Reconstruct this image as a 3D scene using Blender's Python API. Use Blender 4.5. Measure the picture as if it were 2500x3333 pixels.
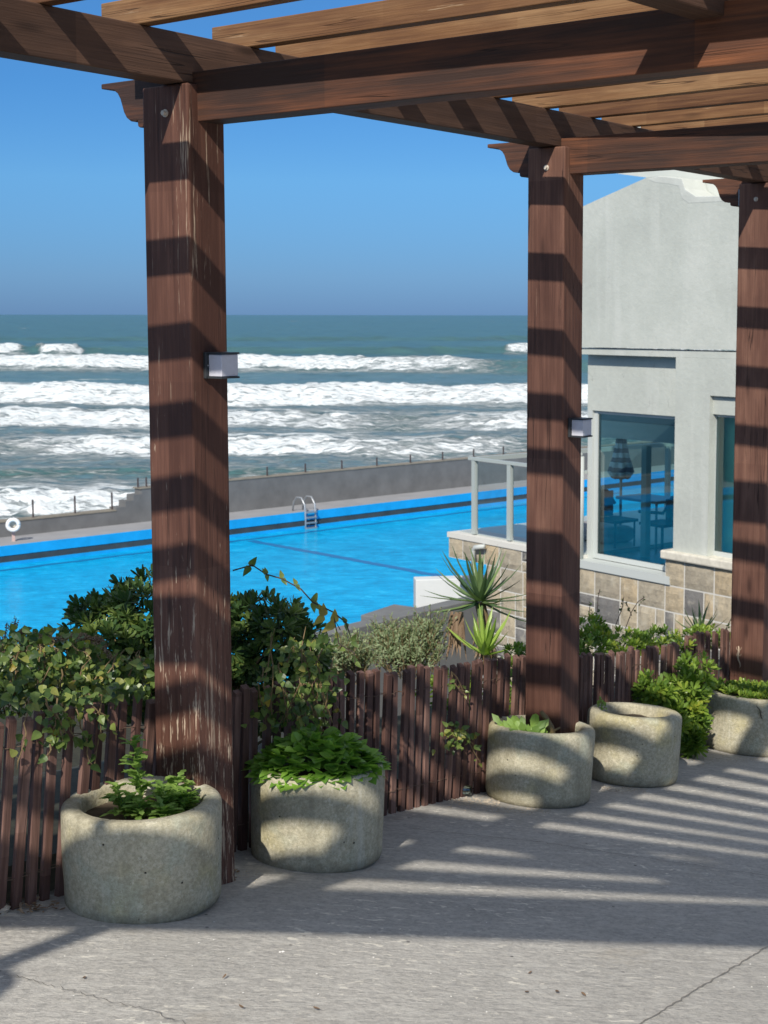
import bpy, math, random
from math import sin, cos, radians, pi, atan, atan2, sqrt, exp
from mathutils import Vector, Matrix, noise
for o in list(bpy.data.objects): bpy.data.objects.remove(o)
SC = bpy.context.scene
COL = SC.collection
RND = random.Random(7)

# ---------------------------------------------------------------- camera, sky, sun, exposure
EYE = 1.80
PITCH = atan(481/4842.); ROLL = 0.0015
SUN_A, SUN_B = 1.18, -.52                       # run of the sunlight along / across the pergola for 1 m of fall
cam_d = bpy.data.cameras.new('camera'); cam = bpy.data.objects.new('camera', cam_d); COL.objects.link(cam)
cam_d.sensor_fit = 'HORIZONTAL'; cam_d.sensor_width = 36; cam_d.lens = 4842/2500*36
cam_d.shift_x = -283/2500; cam_d.shift_y = -161/2500
cam_d.clip_start = .05; cam_d.clip_end = 30000
cam.location = (0, 0, EYE)
cam.rotation_euler = (Matrix.Rotation(pi/2-PITCH, 4, 'X') @ Matrix.Rotation(ROLL, 4, 'Z')).to_euler()
cam_d.dof.use_dof = True; cam_d.dof.focus_distance = 4.7; cam_d.dof.aperture_fstop = 15
SC.camera = cam
AZ = radians(35.86)
dA = Vector((sin(AZ), cos(AZ), 0)); dB = Vector((cos(AZ), -sin(AZ), 0))
LIGHT = (dA*SUN_A + dB*SUN_B + Vector((0, 0, -1))).normalized()
SUN_ELEV = math.asin(-LIGHT.z); SUN_ROT = atan2(-LIGHT.x, -LIGHT.y)
sd = bpy.data.lights.new('sun', 'SUN'); sd.energy = 4.6; sd.angle = radians(.55); sd.color = (1, .94, .84)
so = bpy.data.objects.new('sun', sd); COL.objects.link(so)
so.rotation_euler = LIGHT.to_track_quat('-Z', 'Y').to_euler()
W = bpy.data.worlds.new('World'); SC.world = W; W.use_nodes = True
nt = W.node_tree; bg = nt.nodes['Background']
sky = nt.nodes.new('ShaderNodeTexSky'); sky.sky_type = 'NISHITA'; sky.sun_disc = False
sky.sun_elevation = SUN_ELEV; sky.sun_rotation = SUN_ROT
sky.air_density = 1.0; sky.dust_density = 0.0; sky.ozone_density = 5.0; sky.altitude = 50
mulc = nt.nodes.new('ShaderNodeMix'); mulc.data_type = 'RGBA'; mulc.blend_type = 'MULTIPLY'; mulc.inputs[0].default_value = 1
# low sky bluer, with sea haze; overhead brightened and warmed to fill the shade
tcw = nt.nodes.new('ShaderNodeTexCoord'); sep = nt.nodes.new('ShaderNodeSeparateXYZ')
mr = nt.nodes.new('ShaderNodeMapRange'); mr.inputs[1].default_value = 0; mr.inputs[2].default_value = .8
cr = nt.nodes.new('ShaderNodeValToRGB')
cr.color_ramp.elements[0].color = (.094, .188, .45, 1); cr.color_ramp.elements[1].color = (3.1, 1.85, 1.12, 1)
for q_, c_ in ((.031, (.138, .25, .485)), (.109, (.21, .385, .575)), (.185, (.185, .385, .585)), (.26, (.22, .42, .60)), (.34, (.60, .66, .78)), (.5, (2.6, 1.65, 1.05))):
    e = cr.color_ramp.elements.new(q_); e.color = (*c_, 1)
nt.links.new(tcw.outputs['Generated'], sep.inputs[0]); nt.links.new(sep.outputs[2], mr.inputs[0]); nt.links.new(mr.outputs[0], cr.inputs[0])
nt.links.new(sky.outputs[0], mulc.inputs[6]); nt.links.new(cr.outputs[0], mulc.inputs[7])
nt.links.new(mulc.outputs[2], bg.inputs[0]); bg.inputs[1].default_value = .15
SC.view_settings.view_transform = 'Standard'; SC.view_settings.look = 'None'
SC.view_settings.exposure = .06; SC.view_settings.gamma = 1
SC.render.engine = 'CYCLES'
SC.cycles.transparent_max_bounces = 16

# ---------------------------------------------------------------- frames of reference
C0 = Vector((-.86212, 4.59944, 0))               # near corner of the first post
def P(a, b, z): return C0 + dA*a + dB*b + Vector((0, 0, z+EYE))     # along row, across row, height from eye level
CF = Vector((0, cos(PITCH), -sin(PITCH))); CR = Vector((1, 0, 0)); CU = Vector((0, sin(PITCH), cos(PITCH)))
CR, CU = CR*cos(ROLL)+CU*sin(ROLL), CU*cos(ROLL)-CR*sin(ROLL)
def ray(x, y):
    x *= 2500/1659; y *= 2500/1659
    return CF + CR*((x-1533)/4842.) - CU*((y-1505)/4842.)
def spot(x, y, Y):                                # a real point Y metres out, read off the survey of the view
    d = ray(x, y); return d*(Y/d.y) + Vector((0, 0, EYE))
def gz(a):                                        # patio height (from eye level): level near, then a ramp down along the row
    t = a+.5
    return -1.775 - .12*(t if t > .3 else (0 if t < -.3 else (t+.3)**2/1.2))
def gzp(v):
    q = v-C0; return gz(q.dot(dA))+EYE

# ---------------------------------------------------------------- tagging and mesh helpers
def tag(o, label=None, cat=None, group=None, kind=None):
    if label: o['label'] = label
    if cat: o['category'] = cat
    if group: o['group'] = group
    if kind: o['kind'] = kind
    return o
def empty(name, loc=(0, 0, 0), **k):
    o = bpy.data.objects.new(name, None); COL.objects.link(o); o.location = loc; o.empty_display_size = .1
    return tag(o, **k)
def link(name, verts, faces, mat, parent=None, smooth=False, mw=None, attr=None, bevel=0):
    me = bpy.data.meshes.new(name); me.from_pydata([tuple(v) for v in verts], [], faces); me.update()
    if smooth: me.polygons.foreach_set('use_smooth', [True]*len(me.polygons))
    me.materials.append(mat)
    if attr:
        for an, vals in attr.items():
            at = me.attributes.new(an, 'FLOAT', 'POINT'); at.data.foreach_set('value', vals)
    o = bpy.data.objects.new(name, me); COL.objects.link(o)
    if mw is not None: o.matrix_world = mw
    if parent is not None:
        o.parent = parent
        pm = Matrix.LocRotScale(parent.location, parent.rotation_euler, parent.scale)
        o.matrix_parent_inverse = pm.inverted()
    if bevel:
        b = o.modifiers.new('bevel', 'BEVEL'); b.width = bevel; b.segments = 2; b.limit_method = 'ANGLE'
    return o
class MB:
    def __init__(s): s.v = []; s.f = []; s.r = []
    def add(s, vs, fs, r=0.):
        n = len(s.v); s.v += [Vector(v) for v in vs]; s.f += [tuple(i+n for i in f) for f in fs]; s.r += [r]*len(vs)
    def box(s, o, x, y, z, r=0.):                   # corner o, edge vectors
        o = Vector(o); x = Vector(x); y = Vector(y); z = Vector(z)
        if x.cross(y).dot(z) < 0: x, y = y, x
        vs = [o, o+x, o+x+y, o+y, o+z, o+x+z, o+x+y+z, o+y+z]
        s.add(vs, [(0, 3, 2, 1), (4, 5, 6, 7), (0, 1, 5, 4), (1, 2, 6, 5), (2, 3, 7, 6), (3, 0, 4, 7)], r)
    def tube(s, pts, rad, n=7, r=0., cap=True):
        pts = [Vector(p) for p in pts]; rings = []
        up = Vector((.13, .21, 1)).normalized()
        for i, p in enumerate(pts):
            d = (pts[min(i+1, len(pts)-1)]-pts[max(i-1, 0)]).normalized()
            u = d.cross(up)
            if u.length < .05: u = d.cross(Vector((1, 0, 0)))
            u.normalize(); w = d.cross(u); q = rad[i] if isinstance(rad, (list, tuple)) else rad
            rings.append([p+u*(q*cos(2*pi*k/n))+w*(q*sin(2*pi*k/n)) for k in range(n)])
        vs = [v for rg in rings for v in rg]; fs = []
        for i in range(len(pts)-1):
            for k in range(n):
                a = i*n+k; b = i*n+(k+1) % n; fs.append((a, b, b+n, a+n))
        if cap:
            fs.append(tuple(range(n))[::-1]); fs.append(tuple((len(pts)-1)*n+k for k in range(n)))
        s.add(vs, fs, r)
    def lathe(s, prof, c, n=48, wob=None, r=0., cap=False):
        c = Vector(c); vs = []; fs = []
        for j, (q, z) in enumerate(prof):
            for k in range(n):
                t = 2*pi*k/n; v = Vector((q*cos(t), q*sin(t), z))
                if wob: v = wob(v)
                vs.append(c+v)
        for j in range(len(prof)-1):
            for k in range(n):
                a = j*n+k; b = j*n+(k+1) % n; fs.append((a, b, b+n, a+n))
        s.add(vs, fs, r)
    def build(s, name, mat, parent=None, smooth=False, bevel=0, mw=None):
        return link(name, s.v, s.f, mat, parent, smooth, mw, {'rnd': s.r}, bevel)

# ---------------------------------------------------------------- materials
def newmat(name):
    m = bpy.data.materials.new(name); m.use_nodes = True; n = m.node_tree
    return m, n, n.nodes['Principled BSDF'], n.links
def N(n, t, **kw):
    x = n.nodes.new('ShaderNode'+t)
    for k, v in kw.items(): setattr(x, k, v)
    return x
def ramp(n, stops, fac=None, links=None):
    r = N(n, 'ValToRGB'); r.color_ramp.elements[0].position = stops[0][0]; r.color_ramp.elements[0].color = (*stops[0][1], 1)
    r.color_ramp.elements[1].position = stops[-1][0]; r.color_ramp.elements[1].color = (*stops[-1][1], 1)
    for p, c in stops[1:-1]:
        e = r.color_ramp.elements.new(p); e.color = (*c, 1)
    if fac is not None: n.links.new(fac, r.inputs[0])
    return r
def mixc(n, fac, a, b, mode='MIX'):
    m = N(n, 'Mix', data_type='RGBA', blend_type=mode)
    for i, v in ((0, fac), (6, a), (7, b)):
        if hasattr(v, 'links') or hasattr(v, 'is_linked'): n.links.new(v, m.inputs[i])
        elif i == 0: m.inputs[0].default_value = v
        else: m.inputs[i].default_value = (*v, 1)
    return m.outputs[2]
def noise_n(n, vec, scale, detail=4, rough=.55, dist=0):
    x = N(n, 'TexNoise'); x.inputs['Scale'].default_value = scale; x.inputs['Detail'].default_value = detail
    x.inputs['Roughness'].default_value = rough; x.inputs['Distortion'].default_value = dist
    if vec is not None: n.links.new(vec, x.inputs['Vector'])
    return x.outputs['Fac']
def mapped(n, out, scale, add=None):
    m = N(n, 'Mapping'); m.inputs['Scale'].default_value = scale; n.links.new(out, m.inputs[0])
    if add is not None:
        c = N(n, 'CombineXYZ'); mm = N(n, 'Math', operation='MULTIPLY'); mm.inputs[1].default_value = 37.
        n.links.new(add, mm.inputs[0]); n.links.new(mm.outputs[0], c.inputs[0]); n.links.new(mm.outputs[0], c.inputs[1])
        n.links.new(c.outputs[0], m.inputs[1])
    return m.outputs[0]
def bump(n, h, strength, dist, target, prev=None):
    b = N(n, 'Bump'); b.inputs['Strength'].default_value = strength; b.inputs['Distance'].default_value = dist
    n.links.new(h, b.inputs['Height'])
    if prev is not None: n.links.new(prev, b.inputs['Normal'])
    if target is not None: n.links.new(b.outputs[0], target.inputs['Normal'])
    return b.outputs[0]
def thr(n, v, lo, hi, a=0., b=1.):
    m = N(n, 'MapRange'); m.inputs[1].default_value = lo; m.inputs[2].default_value = hi; m.inputs[3].default_value = a; m.inputs[4].default_value = b
    n.links.new(v, m.inputs[0]); return m.outputs[0]
def math_n(n, op, a, b=None):
    m = N(n, 'Math', operation=op)
    for i, v in ((0, a), (1, b)):
        if v is None: continue
        if hasattr(v, 'links') or hasattr(v, 'is_linked'): n.links.new(v, m.inputs[i])
        else: m.inputs[i].default_value = v
    return m.outputs[0]
def wood(name, dark, mid, light, pale, pale_lo=.68, pale_amt=1., rough=.62, peel=False, patch=1.3):
    m, n, b, L = newmat(name)
    tc = N(n, 'TexCoord'); oi = N(n, 'ObjectInfo'); O = tc.outputs['Object']; R = oi.outputs['Random']
    big = noise_n(n, mapped(n, O, (patch, 7, 7), R), 1, 3, .6)
    g1 = noise_n(n, mapped(n, O, (1.6, 55, 55), R), 1, 5, .65, .4)
    g2 = noise_n(n, mapped(n, O, (5, 190, 190), R), 1, 3, .6)
    step = N(n, 'TexWhiteNoise', noise_dimensions='1D')   # finger-jointed lengths of slightly different stain
    sx = N(n, 'SeparateXYZ'); L.new(O, sx.inputs[0])
    fl = math_n(n, 'FLOOR', math_n(n, 'ADD', math_n(n, 'MULTIPLY', sx.outputs[0], 1.7), math_n(n, 'MULTIPLY', R, 9.)))
    L.new(math_n(n, 'ADD', fl, math_n(n, 'MULTIPLY', R, 50.)), step.inputs['W'])
    s = math_n(n, 'ADD', math_n(n, 'MULTIPLY', big, .55), math_n(n, 'MULTIPLY', g1, .45))
    s = math_n(n, 'ADD', s, math_n(n, 'MULTIPLY', math_n(n, 'SUBTRACT', step.outputs['Value'], .5), .20))
    c = ramp(n, [(.36, dark), (.5, mid), (.64, light)], s).outputs[0]
    c = mixc(n, thr(n, g2, .3, .7, 0, .35), c, dark)
    pl = noise_n(n, mapped(n, O, (4, 95, 95), R), 1, 4, .7)
    pm = noise_n(n, mapped(n, O, (1.7, 5, 5), R), 1, 2)
    msk = thr(n, math_n(n, 'ADD', pl, math_n(n, 'MULTIPLY', math_n(n, 'SUBTRACT', pm, .5), .5)), pale_lo, pale_lo+.07, 0, pale_amt)
    if peel:                                             # flaking stain, worst towards the foot (x runs from foot to head)
        low = thr(n, sx.outputs[0], .2, 2.1, .17, -.03)
        pk = math_n(n, 'ADD', noise_n(n, mapped(n, O, (7, 70, 60), R), 1, 4, .75), low)
        msk = math_n(n, 'MAXIMUM', msk, thr(n, pk, .70, .76, 0, .85))
    c = mixc(n, msk, c, pale)
    ck = noise_n(n, mapped(n, O, (.9, 38, 38), R), 1, 2, .5, .25); cm_ = noise_n(n, mapped(n, O, (1.1, 9, 9), R), 1, 2)
    crack = math_n(n, 'MULTIPLY', thr(n, math_n(n, 'ABSOLUTE', math_n(n, 'SUBTRACT', ck, .5)), .004, .012, 1, 0), thr(n, cm_, .52, .58))
    c = mixc(n, math_n(n, 'MULTIPLY', crack, .8), c, tuple(x*.3 for x in dark))
    ring = N(n, 'TexWave', wave_type='BANDS', bands_direction='Y'); ring.inputs['Scale'].default_value = 9; ring.inputs['Distortion'].default_value = 7
    ring.inputs['Detail'].default_value = 3; ring.inputs['Detail Scale'].default_value = 1.2; L.new(mapped(n, O, (.35, 1.4, 1.4), R), ring.inputs[0])
    c = mixc(n, thr(n, ring.outputs['Fac'], .1, .9, 0, .32), c, dark)
    vk = N(n, 'TexVoronoi'); vk.inputs['Scale'].default_value = 1; L.new(mapped(n, O, (2.2, 9, 9), R), vk.inputs[0])
    c = mixc(n, thr(n, vk.outputs['Distance'], .05, .16, .7, 0), c, tuple(x*.45 for x in dark))
    L.new(c, b.inputs['Base Color']); b.inputs['Roughness'].default_value = rough
    b.inputs['Specular IOR Level'].default_value = .3
    h = math_n(n, 'SUBTRACT', math_n(n, 'ADD', math_n(n, 'MULTIPLY', g1, .8), math_n(n, 'MULTIPLY', g2, .5)), crack)
    bump(n, h, .6, .004, b)
    return m
M = {}
M['wood_post'] = wood('stained_post_wood', (.070, .031, .022), (.140, .066, .046), (.212, .108, .074), (.42, .30, .22), .74, .6)
M['wood_post_worn'] = wood('worn_post_wood', (.074, .032, .022), (.145, .067, .046), (.222, .112, .077), (.56, .44, .32), .64, .7, peel=True)
M['wood_beam'] = wood('stained_beam_wood', (.045, .026, .021), (.135, .055, .030), (.265, .098, .042), (.42, .26, .17), .76, .6)
M['wood_purlin'] = wood('dark_purlin_wood', (.055, .031, .022), (.092, .051, .034), (.135, .074, .048), (.25, .17, .12), .74, .6)
M['wood_batten'] = wood('weathered_batten_wood', (.10, .045, .022), (.21, .105, .045), (.31, .18, .085), (.50, .38, .24), .70, .7)
M['wood_picket'] = wood('picket_wood', (.075, .038, .030), (.155, .083, .065), (.265, .155, .122), (.30, .21, .17), .72, .6, patch=2.5)

def plain(name, col, rough=.6, metal=0, nz=None, amt=.15, bmp=0, spec=.4, dist=.004):
    m, n, b, L = newmat(name); b.inputs['Roughness'].default_value = rough; b.inputs['Metallic'].default_value = metal
    b.inputs['Specular IOR Level'].default_value = spec
    if nz:
        tc = N(n, 'TexCoord'); f = noise_n(n, tc.outputs['Object'], nz, 6, .6)
        d = tuple(x*(1-amt) for x in col); l = tuple(min(1, x*(1+amt)) for x in col)
        L.new(ramp(n, [(.3, d), (.7, l)], f).outputs[0], b.inputs['Base Color'])
        if bmp: bump(n, f, bmp, dist, b)
    else: b.inputs['Base Color'].default_value = (*col, 1)
    return m
def concrete_patio():
    m, n, b, L = newmat('patio_concrete'); tc = N(n, 'TexCoord'); O = tc.outputs['Object']
    big = noise_n(n, O, .9, 5, .6); fine = noise_n(n, O, 55, 6, .75)
    mp = N(n, 'Mapping'); mp.inputs['Rotation'].default_value = (0, 0, radians(8)); mp.inputs['Scale'].default_value = (11, 32, 1); L.new(O, mp.inputs[0])
    st = noise_n(n, mp.outputs[0], 1, 5, .75, .6)
    mp2 = N(n, 'Mapping'); mp2.inputs['Scale'].default_value = (17, 38, 1); L.new(O, mp2.inputs[0])
    fl = noise_n(n, mp2.outputs[0], 1, 3, .6, 1.)
    c = ramp(n, [(.3, (.40, .382, .347)), (.52, (.51, .487, .443)), (.72, (.60, .570, .515))], math_n(n, 'ADD', math_n(n, 'MULTIPLY', big, .7), math_n(n, 'MULTIPLY', st, .3))).outputs[0]
    c = mixc(n, thr(n, fine, .40, .62, 0, .5), c, (.22, .215, .205))
    c = mixc(n, thr(n, noise_n(n, mp2.outputs[0], .6, 6, .75, .8), .50, .60, 0, .5), c, (.58, .56, .51)); patchy = thr(n, noise_n(n, O, 1.6, 4, .6), .40, .58)
    c = mixc(n, math_n(n, 'MULTIPLY', thr(n, fl, .60, .645, 0, .8), patchy), c, (.78, .74, .64))
    c = mixc(n, thr(n, noise_n(n, O, 2.7, 5, .7), .60, .70, 0, .35), c, (.40, .35, .28))
    vor = N(n, 'TexVoronoi'); vor.inputs['Scale'].default_value = 9; L.new(O, vor.inputs[0])
    spots = thr(n, vor.outputs['Distance'], .045, .06, .8, 0)
    spots = math_n(n, 'MULTIPLY', spots, thr(n, noise_n(n, O, 2.2, 2), .48, .55))
    c = mixc(n, spots, c, (.05, .05, .05))
    L.new(c, b.inputs['Base Color']); b.inputs['Roughness'].default_value = .85; b.inputs['Specular IOR Level'].default_value = .25
    h = math_n(n, 'ADD', math_n(n, 'MULTIPLY', st, .7), math_n(n, 'MULTIPLY', fine, .5))
    bump(n, h, .9, .010, b); return m
M['patio'] = concrete_patio()
def pot_concrete():
    m, n, b, L = newmat('planter_concrete'); tc = N(n, 'TexCoord'); O = tc.outputs['Object']; oi = N(n, 'ObjectInfo')
    mp = N(n, 'Mapping'); L.new(O, mp.inputs[0]); cx = N(n, 'CombineXYZ')
    r = math_n(n, 'MULTIPLY', oi.outputs['Random'], 20.); L.new(r, cx.inputs[0]); L.new(r, cx.inputs[2]); L.new(cx.outputs[0], mp.inputs[1]); V = mp.outputs[0]
    a = noise_n(n, V, 4.5, 5, .65); f = noise_n(n, V, 75, 6, .8); g = noise_n(n, V, 22, 5, .7)
    c = ramp(n, [(.33, (.37, .33, .225)), (.5, (.54, .495, .36)), (.68, (.65, .605, .465))], math_n(n, 'ADD', math_n(n, 'MULTIPLY', a, .6), math_n(n, 'MULTIPLY', g, .4))).outputs[0]
    c = mixc(n, thr(n, noise_n(n, V, 3.1, 3), .55, .68, 0, .6), c, (.56, .48, .19))       # yellow lichen
    c = mixc(n, thr(n, noise_n(n, V, 5.3, 4), .56, .66, 0, .5), c, (.47, .52, .42))       # pale green bloom
    c = mixc(n, thr(n, f, .40, .60, .5, 0), c, (.19, .175, .12)); c = mixc(n, thr(n, noise_n(n, V, 48, 5, .8), .56, .66, 0, .5), c, (.70, .67, .54))
    dr = noise_n(n, mapped(n, V, (9, 9, .8)), 1, 4, .6); c = mixc(n, thr(n, dr, .56, .68, 0, .45), c, (.24, .22, .16)); c = mixc(n, thr(n, dr, .40, .32, 0, .35), c, (.66, .66, .58))
    sx = N(n, 'SeparateXYZ'); L.new(O, sx.inputs[0])
    foot = math_n(n, 'MULTIPLY', thr(n, sx.outputs[2], .0, .05, 1, 0), .55)
    c = mixc(n, foot, c, (.10, .085, .06))                                               # darker brown towards the foot
    vor = N(n, 'TexVoronoi'); vor.inputs['Scale'].default_value = 21; L.new(V, vor.inputs[0])
    pit = math_n(n, 'MULTIPLY', thr(n, vor.outputs['Distance'], .05, .09, 1, 0), thr(n, noise_n(n, V, 7, 2), .52, .56))
    c = mixc(n, pit, c, (.05, .045, .04))
    L.new(c, b.inputs['Base Color']); b.inputs['Roughness'].default_value = .9; b.inputs['Specular IOR Level'].default_value = .2
    h = math_n(n, 'SUBTRACT', math_n(n, 'ADD', math_n(n, 'MULTIPLY', f, .6), math_n(n, 'MULTIPLY', g, .6)), pit)
    bump(n, h, .9, .008, b); return m
M['pot'] = pot_concrete()
def leafmat(name, stops, trans=.35, rough=.4, spec=.5):
    m, n, b, L = newmat(name); at = N(n, 'Attribute', attribute_name='rnd')
    c = ramp(n, stops, at.outputs['Fac']).outputs[0]
    L.new(c, b.inputs['Base Color']); b.inputs['Roughness'].default_value = rough; b.inputs['Specular IOR Level'].default_value = spec
    tr = N(n, 'BsdfTranslucent'); tcol = mixc(n, 1., c, (1.3, 1.5, .6), 'MULTIPLY'); L.new(tcol, tr.inputs[0])
    mx = N(n, 'MixShader'); mx.inputs[0].default_value = trans
    L.new(b.outputs[0], mx.inputs[1]); L.new(tr.outputs[0], mx.inputs[2]); L.new(mx.outputs[0], n.nodes['Material Output'].inputs[0])
    return m
M['lf_pitt'] = leafmat('glossy_dark_leaf', [(0, (.03, .07, .025)), (.5, (.08, .14, .04)), (1, (.26, .33, .09))], .2, .3)
M['lf_pittb'] = leafmat('bright_whorled_leaf', [(0, (.09, .17, .03)), (.6, (.23, .34, .05)), (1, (.38, .40, .06))], .3, .4)
M['lf_ivy'] = leafmat('climber_leaf', [(0, (.035, .07, .024)), (.4, (.10, .16, .042)), (.75, (.21, .28, .07)), (.95, (.30, .30, .08)), (1, (.42, .30, .05))], .35, .35)
M['lf_weed'] = leafmat('weed_leaf', [(0, (.14, .24, .05)), (1, (.33, .48, .12))], .35, .5)
M['lf_spin'] = leafmat('fleshy_leaf', [(0, (.13, .27, .04)), (1, (.28, .47, .07))], .3, .35)
M['lf_rose'] = leafmat('grey_green_leaf', [(0, (.14, .19, .08)), (1, (.34, .40, .23))], .25, .6)
M['lf_yucca'] = leafmat('sword_leaf', [(0, (.04, .09, .045)), (1, (.17, .25, .09))], .15, .4)
M['lf_lime'] = leafmat('lime_sword_leaf', [(0, (.20, .32, .05)), (1, (.42, .55, .12))], .3, .4)
M['lf_dry'] = leafmat('dry_leaf', [(0, (.16, .10, .06)), (1, (.42, .30, .20))], .1, .8)
M['stem'] = plain('stem_bark', (.20, .14, .07), .8)
M['twig'] = plain('dark_twig', (.06, .04, .035), .8)
M['soil'] = plain('soil', (.10, .075, .05), .95, nz=30, amt=.4, bmp=.6)
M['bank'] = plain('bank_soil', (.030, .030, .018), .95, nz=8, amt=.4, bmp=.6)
M['steel'] = plain('galvanised_steel', (.45, .46, .47), .45, .7)
M['bolt'] = plain('painted_bolt', (.60, .54, .46), .6, .2)
M['lamp_dark'] = plain('anthracite_metal', (.05, .055, .06), .45, .3)
M['lamp_shade'] = plain('opal_plastic', (.62, .62, .68), .35, nz=60, amt=.05)
M['wire'] = plain('rusty_wire', (.16, .11, .08), .7, .4)
M['white_stone'] = plain('white_stone', (.72, .70, .66), .8, nz=20, amt=.15, bmp=.4)
M['grit'] = plain('grit', (.50, .42, .32), .9, nz=40, amt=.35)
M['crackm'] = plain('joint_dirt', (.22, .205, .18), .95)
M['gecko_pale'] = plain('pale_lizard_skin', (.50, .38, .27), .6)
M['gecko_dark'] = plain('dark_lizard_skin', (.10, .09, .06), .6)
# --- background materials
def stucco():
    m, n, b, L = newmat('grey_stucco'); tc = N(n, 'TexCoord'); O = tc.outputs['Object']
    big = noise_n(n, O, .9, 6, .65); st = noise_n(n, mapped(n, O, (3.2, 3.2, .22)), 1, 4, .6); f = noise_n(n, O, 14, 6, .7)
    c = ramp(n, [(.32, (.415, .43, .395)), (.5, (.475, .495, .452)), (.68, (.545, .56, .515))], math_n(n, 'ADD', math_n(n, 'MULTIPLY', big, .75), math_n(n, 'MULTIPLY', f, .25))).outputs[0]
    c = mixc(n, thr(n, st, .56, .68, 0, .35), c, (.60, .61, .57)); c = mixc(n, thr(n, st, .36, .28, 0, .3), c, (.36, .37, .34))
    cr1 = noise_n(n, mapped(n, O, (1, 1, .8)), .8, 4, .6, .5)
    ck = math_n(n, 'MULTIPLY', thr(n, math_n(n, 'ABSOLUTE', math_n(n, 'SUBTRACT', cr1, .5)), .0008, .0022, 1, 0), thr(n, noise_n(n, O, .7, 2), .5, .56)); c = mixc(n, math_n(n, 'MULTIPLY', ck, .4), c, (.24, .24, .22))
    L.new(c, b.inputs['Base Color']); b.inputs['Roughness'].default_value = .92; b.inputs['Specular IOR Level'].default_value = .15
    bump(n, math_n(n, 'ADD', math_n(n, 'MULTIPLY', big, 2.), f), .3, .02, b); return m
M['stucco'] = stucco()
M['stucco_light'] = plain('pale_stucco', (.55, .57, .53), .9, nz=1.3, amt=.05, bmp=.4, spec=.15, dist=.02)
M['mould'] = plain('light_paint_fascia', (.52, .535, .495), .9, nz=5, amt=.08, bmp=.4, dist=.02)
M['frame_white'] = plain('white_window_frame', (.50, .525, .505), .5)
M['frame_grey'] = plain('grey_green_metal', (.45, .49, .465), .45, .2)
M['sill'] = plain('limestone_sill', (.62, .58, .49), .85, nz=9, amt=.18, bmp=.5)
M['mortar'] = plain('white_mortar', (.62, .60, .55), .9)
M['render_dark'] = plain('dark_grey_render', (.115, .118, .120), .9, nz=3, amt=.15, bmp=.2)
M['render_mid'] = plain('mid_grey_render', (.155, .158, .160), .9, nz=2.4, amt=.12, bmp=.2)
M['render_white'] = plain('white_render', (.60, .62, .62), .85, nz=2, amt=.05)
M['seawall'] = plain('seawall_concrete', (.150, .150, .150), .9, nz=1.2, amt=.18, bmp=.3, dist=.02)
M['seawall_cap'] = plain('seawall_coping', (.22, .195, .155), .9, nz=4, amt=.2)
M['deck'] = plain('pool_deck_concrete', (.30, .30, .31), .85, nz=1.1, amt=.1)
M['pool_blue'] = plain('pool_blue_paint', (.008, .34, .71), .5, nz=2.0, amt=.12)
M['band_dark'] = plain('dark_gutter_band', (.045, .055, .062), .6, nz=2, amt=.25)
M['rail_post'] = plain('rusty_rail_post', (.07, .055, .055), .8)
M['buoy'] = plain('white_life_ring', (.80, .80, .78), .5)
M['pole_pink'] = plain('faded_red_post', (.50, .36, .33), .6)
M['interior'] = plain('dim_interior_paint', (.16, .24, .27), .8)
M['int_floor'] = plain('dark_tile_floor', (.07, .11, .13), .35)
M['green_wall'] = plain('sea_green_interior', (.40, .66, .56), .8)
M['chairm'] = plain('dark_wicker', (.03, .035, .04), .6)
M['tablem'] = plain('grey_table_top', (.20, .25, .28), .4)
def stonemat():
    m, n, b, L = newmat('split_stone'); at = N(n, 'Attribute', attribute_name='rnd'); tc = N(n, 'TexCoord')
    c = ramp(n, [(0, (.17, .165, .16)), (.22, (.24, .23, .22)), (.4, (.40, .35, .27)), (.65, (.54, .46, .33)), (.82, (.56, .44, .28)), (.9, (.36, .19, .11)), (1, (.42, .21, .11))], at.outputs['Fac']).outputs[0]
    f = noise_n(n, tc.outputs['Object'], 9, 8, .8)
    c = mixc(n, thr(n, f, .35, .65, .45, 0), c, (.14, .125, .11)); c = mixc(n, thr(n, noise_n(n, tc.outputs['Object'], 5, 4), .55, .7, 0, .5), c, (.58, .53, .42))
    L.new(c, b.inputs['Base Color']); b.inputs['Roughness'].default_value = .9; bump(n, f, 1., .03, b); return m
M['stone'] = stonemat()
def glassmat(name, tint, refl=.12):
    m, n, b, L = newmat(name); t = N(n, 'BsdfTransparent'); t.inputs[0].default_value = (*tint, 1)
    g = N(n, 'BsdfGlossy'); g.inputs['Roughness'].default_value = .02; g.inputs[0].default_value = (.9, 1, 1, 1)
    fr = N(n, 'Fresnel'); fr.inputs[0].default_value = 1.5
    mx = N(n, 'MixShader'); L.new(math_n(n, 'ADD', fr.outputs[0], refl), mx.inputs[0])
    L.new(t.outputs[0], mx.inputs[1]); L.new(g.outputs[0], mx.inputs[2]); L.new(mx.outputs[0], n.nodes['Material Output'].inputs[0]); return m
M['glass_green'] = glassmat('pale_green_glass', (.66, .93, .86), .10); M['glass'] = glassmat('teal_window_glass', (.36, .62, .62), .10); M['glass_clear'] = glassmat('clear_glass', (.86, .92, .93), .06)
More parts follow.
